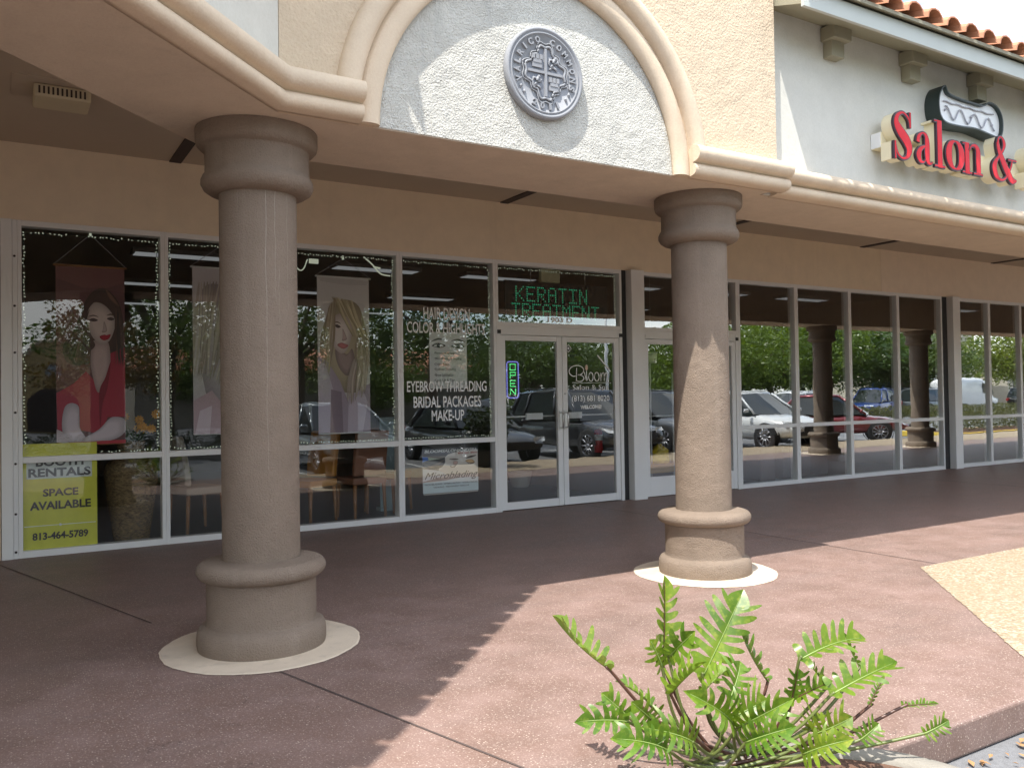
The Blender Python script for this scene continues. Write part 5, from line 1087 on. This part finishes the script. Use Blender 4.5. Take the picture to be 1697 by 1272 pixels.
# ================================================================== PHILODENDRON IN THE FOREGROUND BED
def at(px, py, d): return CAM_LOC + (CR*((px-848.5)/1400) - CU*((py-636)/1400) + CF)*d
pl = thing('philodendron', 'bright green philodendron with deeply lobed leaves in the bed at the bottom of the picture', 'plant', (0, 0, 0))
ROOT = at(1205, 1290, 3.12); ROOT.z = .0
def leaf(bx, by, tx, ty, d0, d1, width, roll=0.0, fold=.5, sag=.12, lobes=7, stalk=None, red=False, curl=.0, seed=1, comb=False):
    r = random.Random(seed); B = at(bx, by, d0); T = at(tx, ty, d1); ax = T-B; L = ax.length; ax.normalize()
    up = -(CF - ax*CF.dot(ax)).normalized()                                     # upper face towards the viewer
    side = up.cross(ax).normalized()
    if comb:                                                                    # seen edge on: both halves stand up from the midrib
        q1 = Matrix.Rotation(1.25, 3, ax) @ up; q2 = Matrix.Rotation(-1.25, 3, ax) @ up; roll += 1.25 if q1.z > q2.z else -1.25
    q = Matrix.Rotation(roll, 3, ax); side = q @ side; up = q @ up
    g_ = MB()
    def spine(t): return B + ax*(L*t) + up*(L*sag*4*t*(1-t)) - up*(L*curl*t**3)
    def wid(t): return width*(.55+.45*math.sin(PI*min(1, t*.9+.08)))*(1.0 if t < .8 else 1-.45*(t-.8)/.2)
    def pnt(t, v, s_): return spine(t) + side*(s_*v*math.cos(fold)) + up*(v*math.sin(fold) - (v*v)/width*.22)
    for s_ in (-1, 1):
        jt = [r.uniform(-.16, .16) for _ in range(lobes+1)]
        for k in range(lobes):
            t0 = (k+(jt[k] if k else 0))/lobes*.86; t1 = (k+1+(jt[k+1] if k < lobes-1 else 0))/lobes*.86; tm = (t0+t1)/2; Lw = wid(tm)*r.uniform(.75, 1.18); fw = Lw/L*(-.10+.95*tm)*r.uniform(.85, 1.15); dt = t1-t0
            rows = []; dl = Lw*r.uniform(-.12, .35)
            for vv, hw_ in ((0, .5), (.12, .5), (.20, .46), (.30, .39), (.45, .37), (.62, .37), (.78, .32), (.90, .23), (.97, .12)):
                c_ = tm + fw*vv**1.25; h_ = dt*hw_; rows.append((pnt(c_-h_, Lw*vv, s_)-up*(dl*vv*vv), pnt(c_+h_, Lw*vv, s_)-up*(dl*vv*vv)))
            tip = pnt(tm+fw*1.0, Lw*1.01, s_)-up*dl; vs = [p for rw_ in rows for p in rw_]+[tip]; n = len(rows)
            g_.add(vs, [(2*i, 2*i+1, 2*i+3, 2*i+2) for i in range(n-1)]+[(2*n-2, 2*n-1, 2*n)], 0, True)
        ts = (.86, .90, .94, .98, 1.03, 1.08); ws = (.26, .42, .44, .36, .20, .0); vs = []
        for t_, w_ in zip(ts, ws): vs += [spine(t_), pnt(t_, width*w_, s_)]
        g_.add(vs, [(2*i, 2*i+1, 2*i+3, 2*i+2) for i in range(5)], 0, True)
    rib = [spine(k/10*1.0)+up*.0025 for k in range(11)]; g_.tube(rib, [.0030*(1-.075*k) for k in range(11)], 5, 2 if red else 1)
    o = g_.build('leaf', [M['xan'], M['midrib'], M['stalk_red']], pl, recalc=False)
    s2 = MB(); E_ = Vector(stalk) if stalk is not None else ROOT + Vector((r.uniform(-.16, .16), r.uniform(-.08, .08), 0))
    mid = B*.45+E_*.55 + Vector((r.uniform(-.02, .02), r.uniform(-.02, .02), 0)); mid.x += (B.x-E_.x)*.16; mid.y += (B.y-E_.y)*.16
    s2.tube(crom([E_, mid, B, spine(.04)], 6), [.0078-.00018*k for k in range(19)], 7); s2.build('stalk', M['stalk_red'] if red else M['stalk'], o)
    return o
C_ = 1
LV = [ # base px, tip px, depths, width, roll, fold, sag, lobes, red, curl, comb
 (1012, 1111, 921, 1027, 3.02, 3.08, .095, .1, .9, -.05, 7, 1, .0, 1), (1098, 1101, 1101, 963, 3.15, 3.20, .085, .35, .9, .02, 7, 1, .0, 0), (1164, 1122, 1229, 986, 3.10, 3.16, .105, -.25, .35, .03, 8, 0, .05, 0),
 (1272, 1130, 1229, 1051, 3.20, 3.25, .065, .0, .8, -.04, 7, 1, .0, 1), (1324, 1094, 1428, 1050, 3.05, 3.10, .095, .3, .75, .06, 7, 0, .1, 1), (1376, 1152, 1479, 1099, 3.00, 3.03, .095, .3, .8, .03, 7, 0, .0, 1),
 (1311, 1161, 1375, 1130, 3.08, 3.02, .075, .3, .85, .02, 6, 1, .0, 1), (1311, 1158, 1322, 1110, 3.07, 3.05, .06, .3, .6, .02, 5, 1, .0, 0), (1494, 1171, 1552, 1166, 3.05, 3.10, .028, .1, .8, .02, 9, 1, .0, 1), (1441, 1169, 1465, 1122, 3.12, 3.15, .028, .3, .9, .03, 7, 1, .0, 1),
 (1424, 1106, 1400, 1052, 3.2, 3.22, .035, .2, .9, -.03, 7, 0, .0, 1), (1371, 1137, 1337, 1092, 3.15, 3.2, .035, .2, .9, -.03, 7, 0, .0, 1), (1209, 1157, 1228, 1099, 3.02, 3.08, .085, .2, .45, .04, 5, 0, .05, 0),
 (1112, 1151, 1165, 1098, 2.95, 2.92, .10, -.3, .9, .03, 7, 1, .02, 1), (1108, 1088, 1144, 1052, 3.10, 3.0, .085, -.5, .7, .04, 4, 0, .1, 0), (1080, 1170, 1024, 1130, 3.08, 3.12, .06, .2, .8, .05, 6, 0, .0, 1), (1097, 1105, 1078, 1062, 3.12, 3.1, .07, .6, .6, .04, 5, 0, .0, 0),
 (1040, 1186, 1000, 1150, 3.0, 3.0, .06, .3, .6, .06, 4, 0, .02, 0), (1042, 1196, 962, 1194, 2.95, 2.9, .075, .6, .7, .14, 6, 0, .06, 0), (1215, 1200, 1148, 1150, 2.95, 2.85, .10, .5, .85, .14, 8, 0, .06, 0),
 (1210, 1190, 1268, 1160, 3.0, 3.0, .095, -.4, .5, .05, 7, 0, .04, 0), (1222, 1205, 1305, 1162, 2.95, 2.85, .09, -.5, .85, .14, 7, 0, .06, 0), 
 (1350, 1215, 1408, 1190, 3.0, 2.95, .085, -.3, .5, .07, 6, 0, .04, 0), (1340, 1210, 1352, 1180, 3.05, 3.05, .07, .2, .5, .05, 5, 0, .02, 0), (1235, 1230, 1310, 1205, 2.85, 2.78, .10, -.6, .8, .14, 7, 0, .08, 0), (1150, 1230, 1075, 1205, 2.85, 2.8, .10, .6, .8, .14, 7, 0, .08, 0),
 (1165, 1150, 1205, 1108, 3.05, 3.05, .08, -.2, .7, .04, 6, 0, .04, 1), (1085, 1195, 1050, 1165, 3.0, 2.95, .075, .2, .5, .05, 5, 0, .02, 0), 
 (1425, 1225, 1455, 1200, 3.0, 3.0, .05, -.3, .5, .05, 5, 0, .02, 0), (1530, 1215, 1570, 1194, 3.05, 3.05, .045, -.2, .5, .05, 6, 0, .02, 0), (1110, 1245, 1025, 1222, 2.8, 2.75, .10, .7, .8, .15, 7, 0, .08, 0), (1330, 1250, 1405, 1225, 2.85, 2.78, .09, -.7, .8, .15, 7, 0, .08, 0)]
for i, (bx, by, tx, ty, d0, d1, wd, ro, fo, sg_, lo, rd, cu, cb) in enumerate(LV): leaf(bx, by, tx, ty, d0, d1, wd, ro, fo, sg_, lo, None, rd, cu, i+1, cb)
# dry leaf litter at the kerb
b = MB(); r = random.Random(9)
for k in range(170):
    x = r.uniform(3.2, 6.5); y = -6.78-abs(r.gauss(0, .12))-.02; a = r.uniform(0, PI); s_ = r.uniform(.010, .035); c, sn = math.cos(a)*s_, math.sin(a)*s_; z = KERB+.006+r.uniform(0, .012)
    b.add([(x-c, y-sn, z), (x-sn*.4, y+c*.4, z+.006), (x+c, y+sn, z+.002), (x+sn*.4, y-c*.4, z+.004)], [(0, 1, 2, 3)])
tag(b.build('leaf_litter', plain('dry_leaf', (.34, .19, .08), .8, 0, .5, 20), recalc=False), kind='stuff')
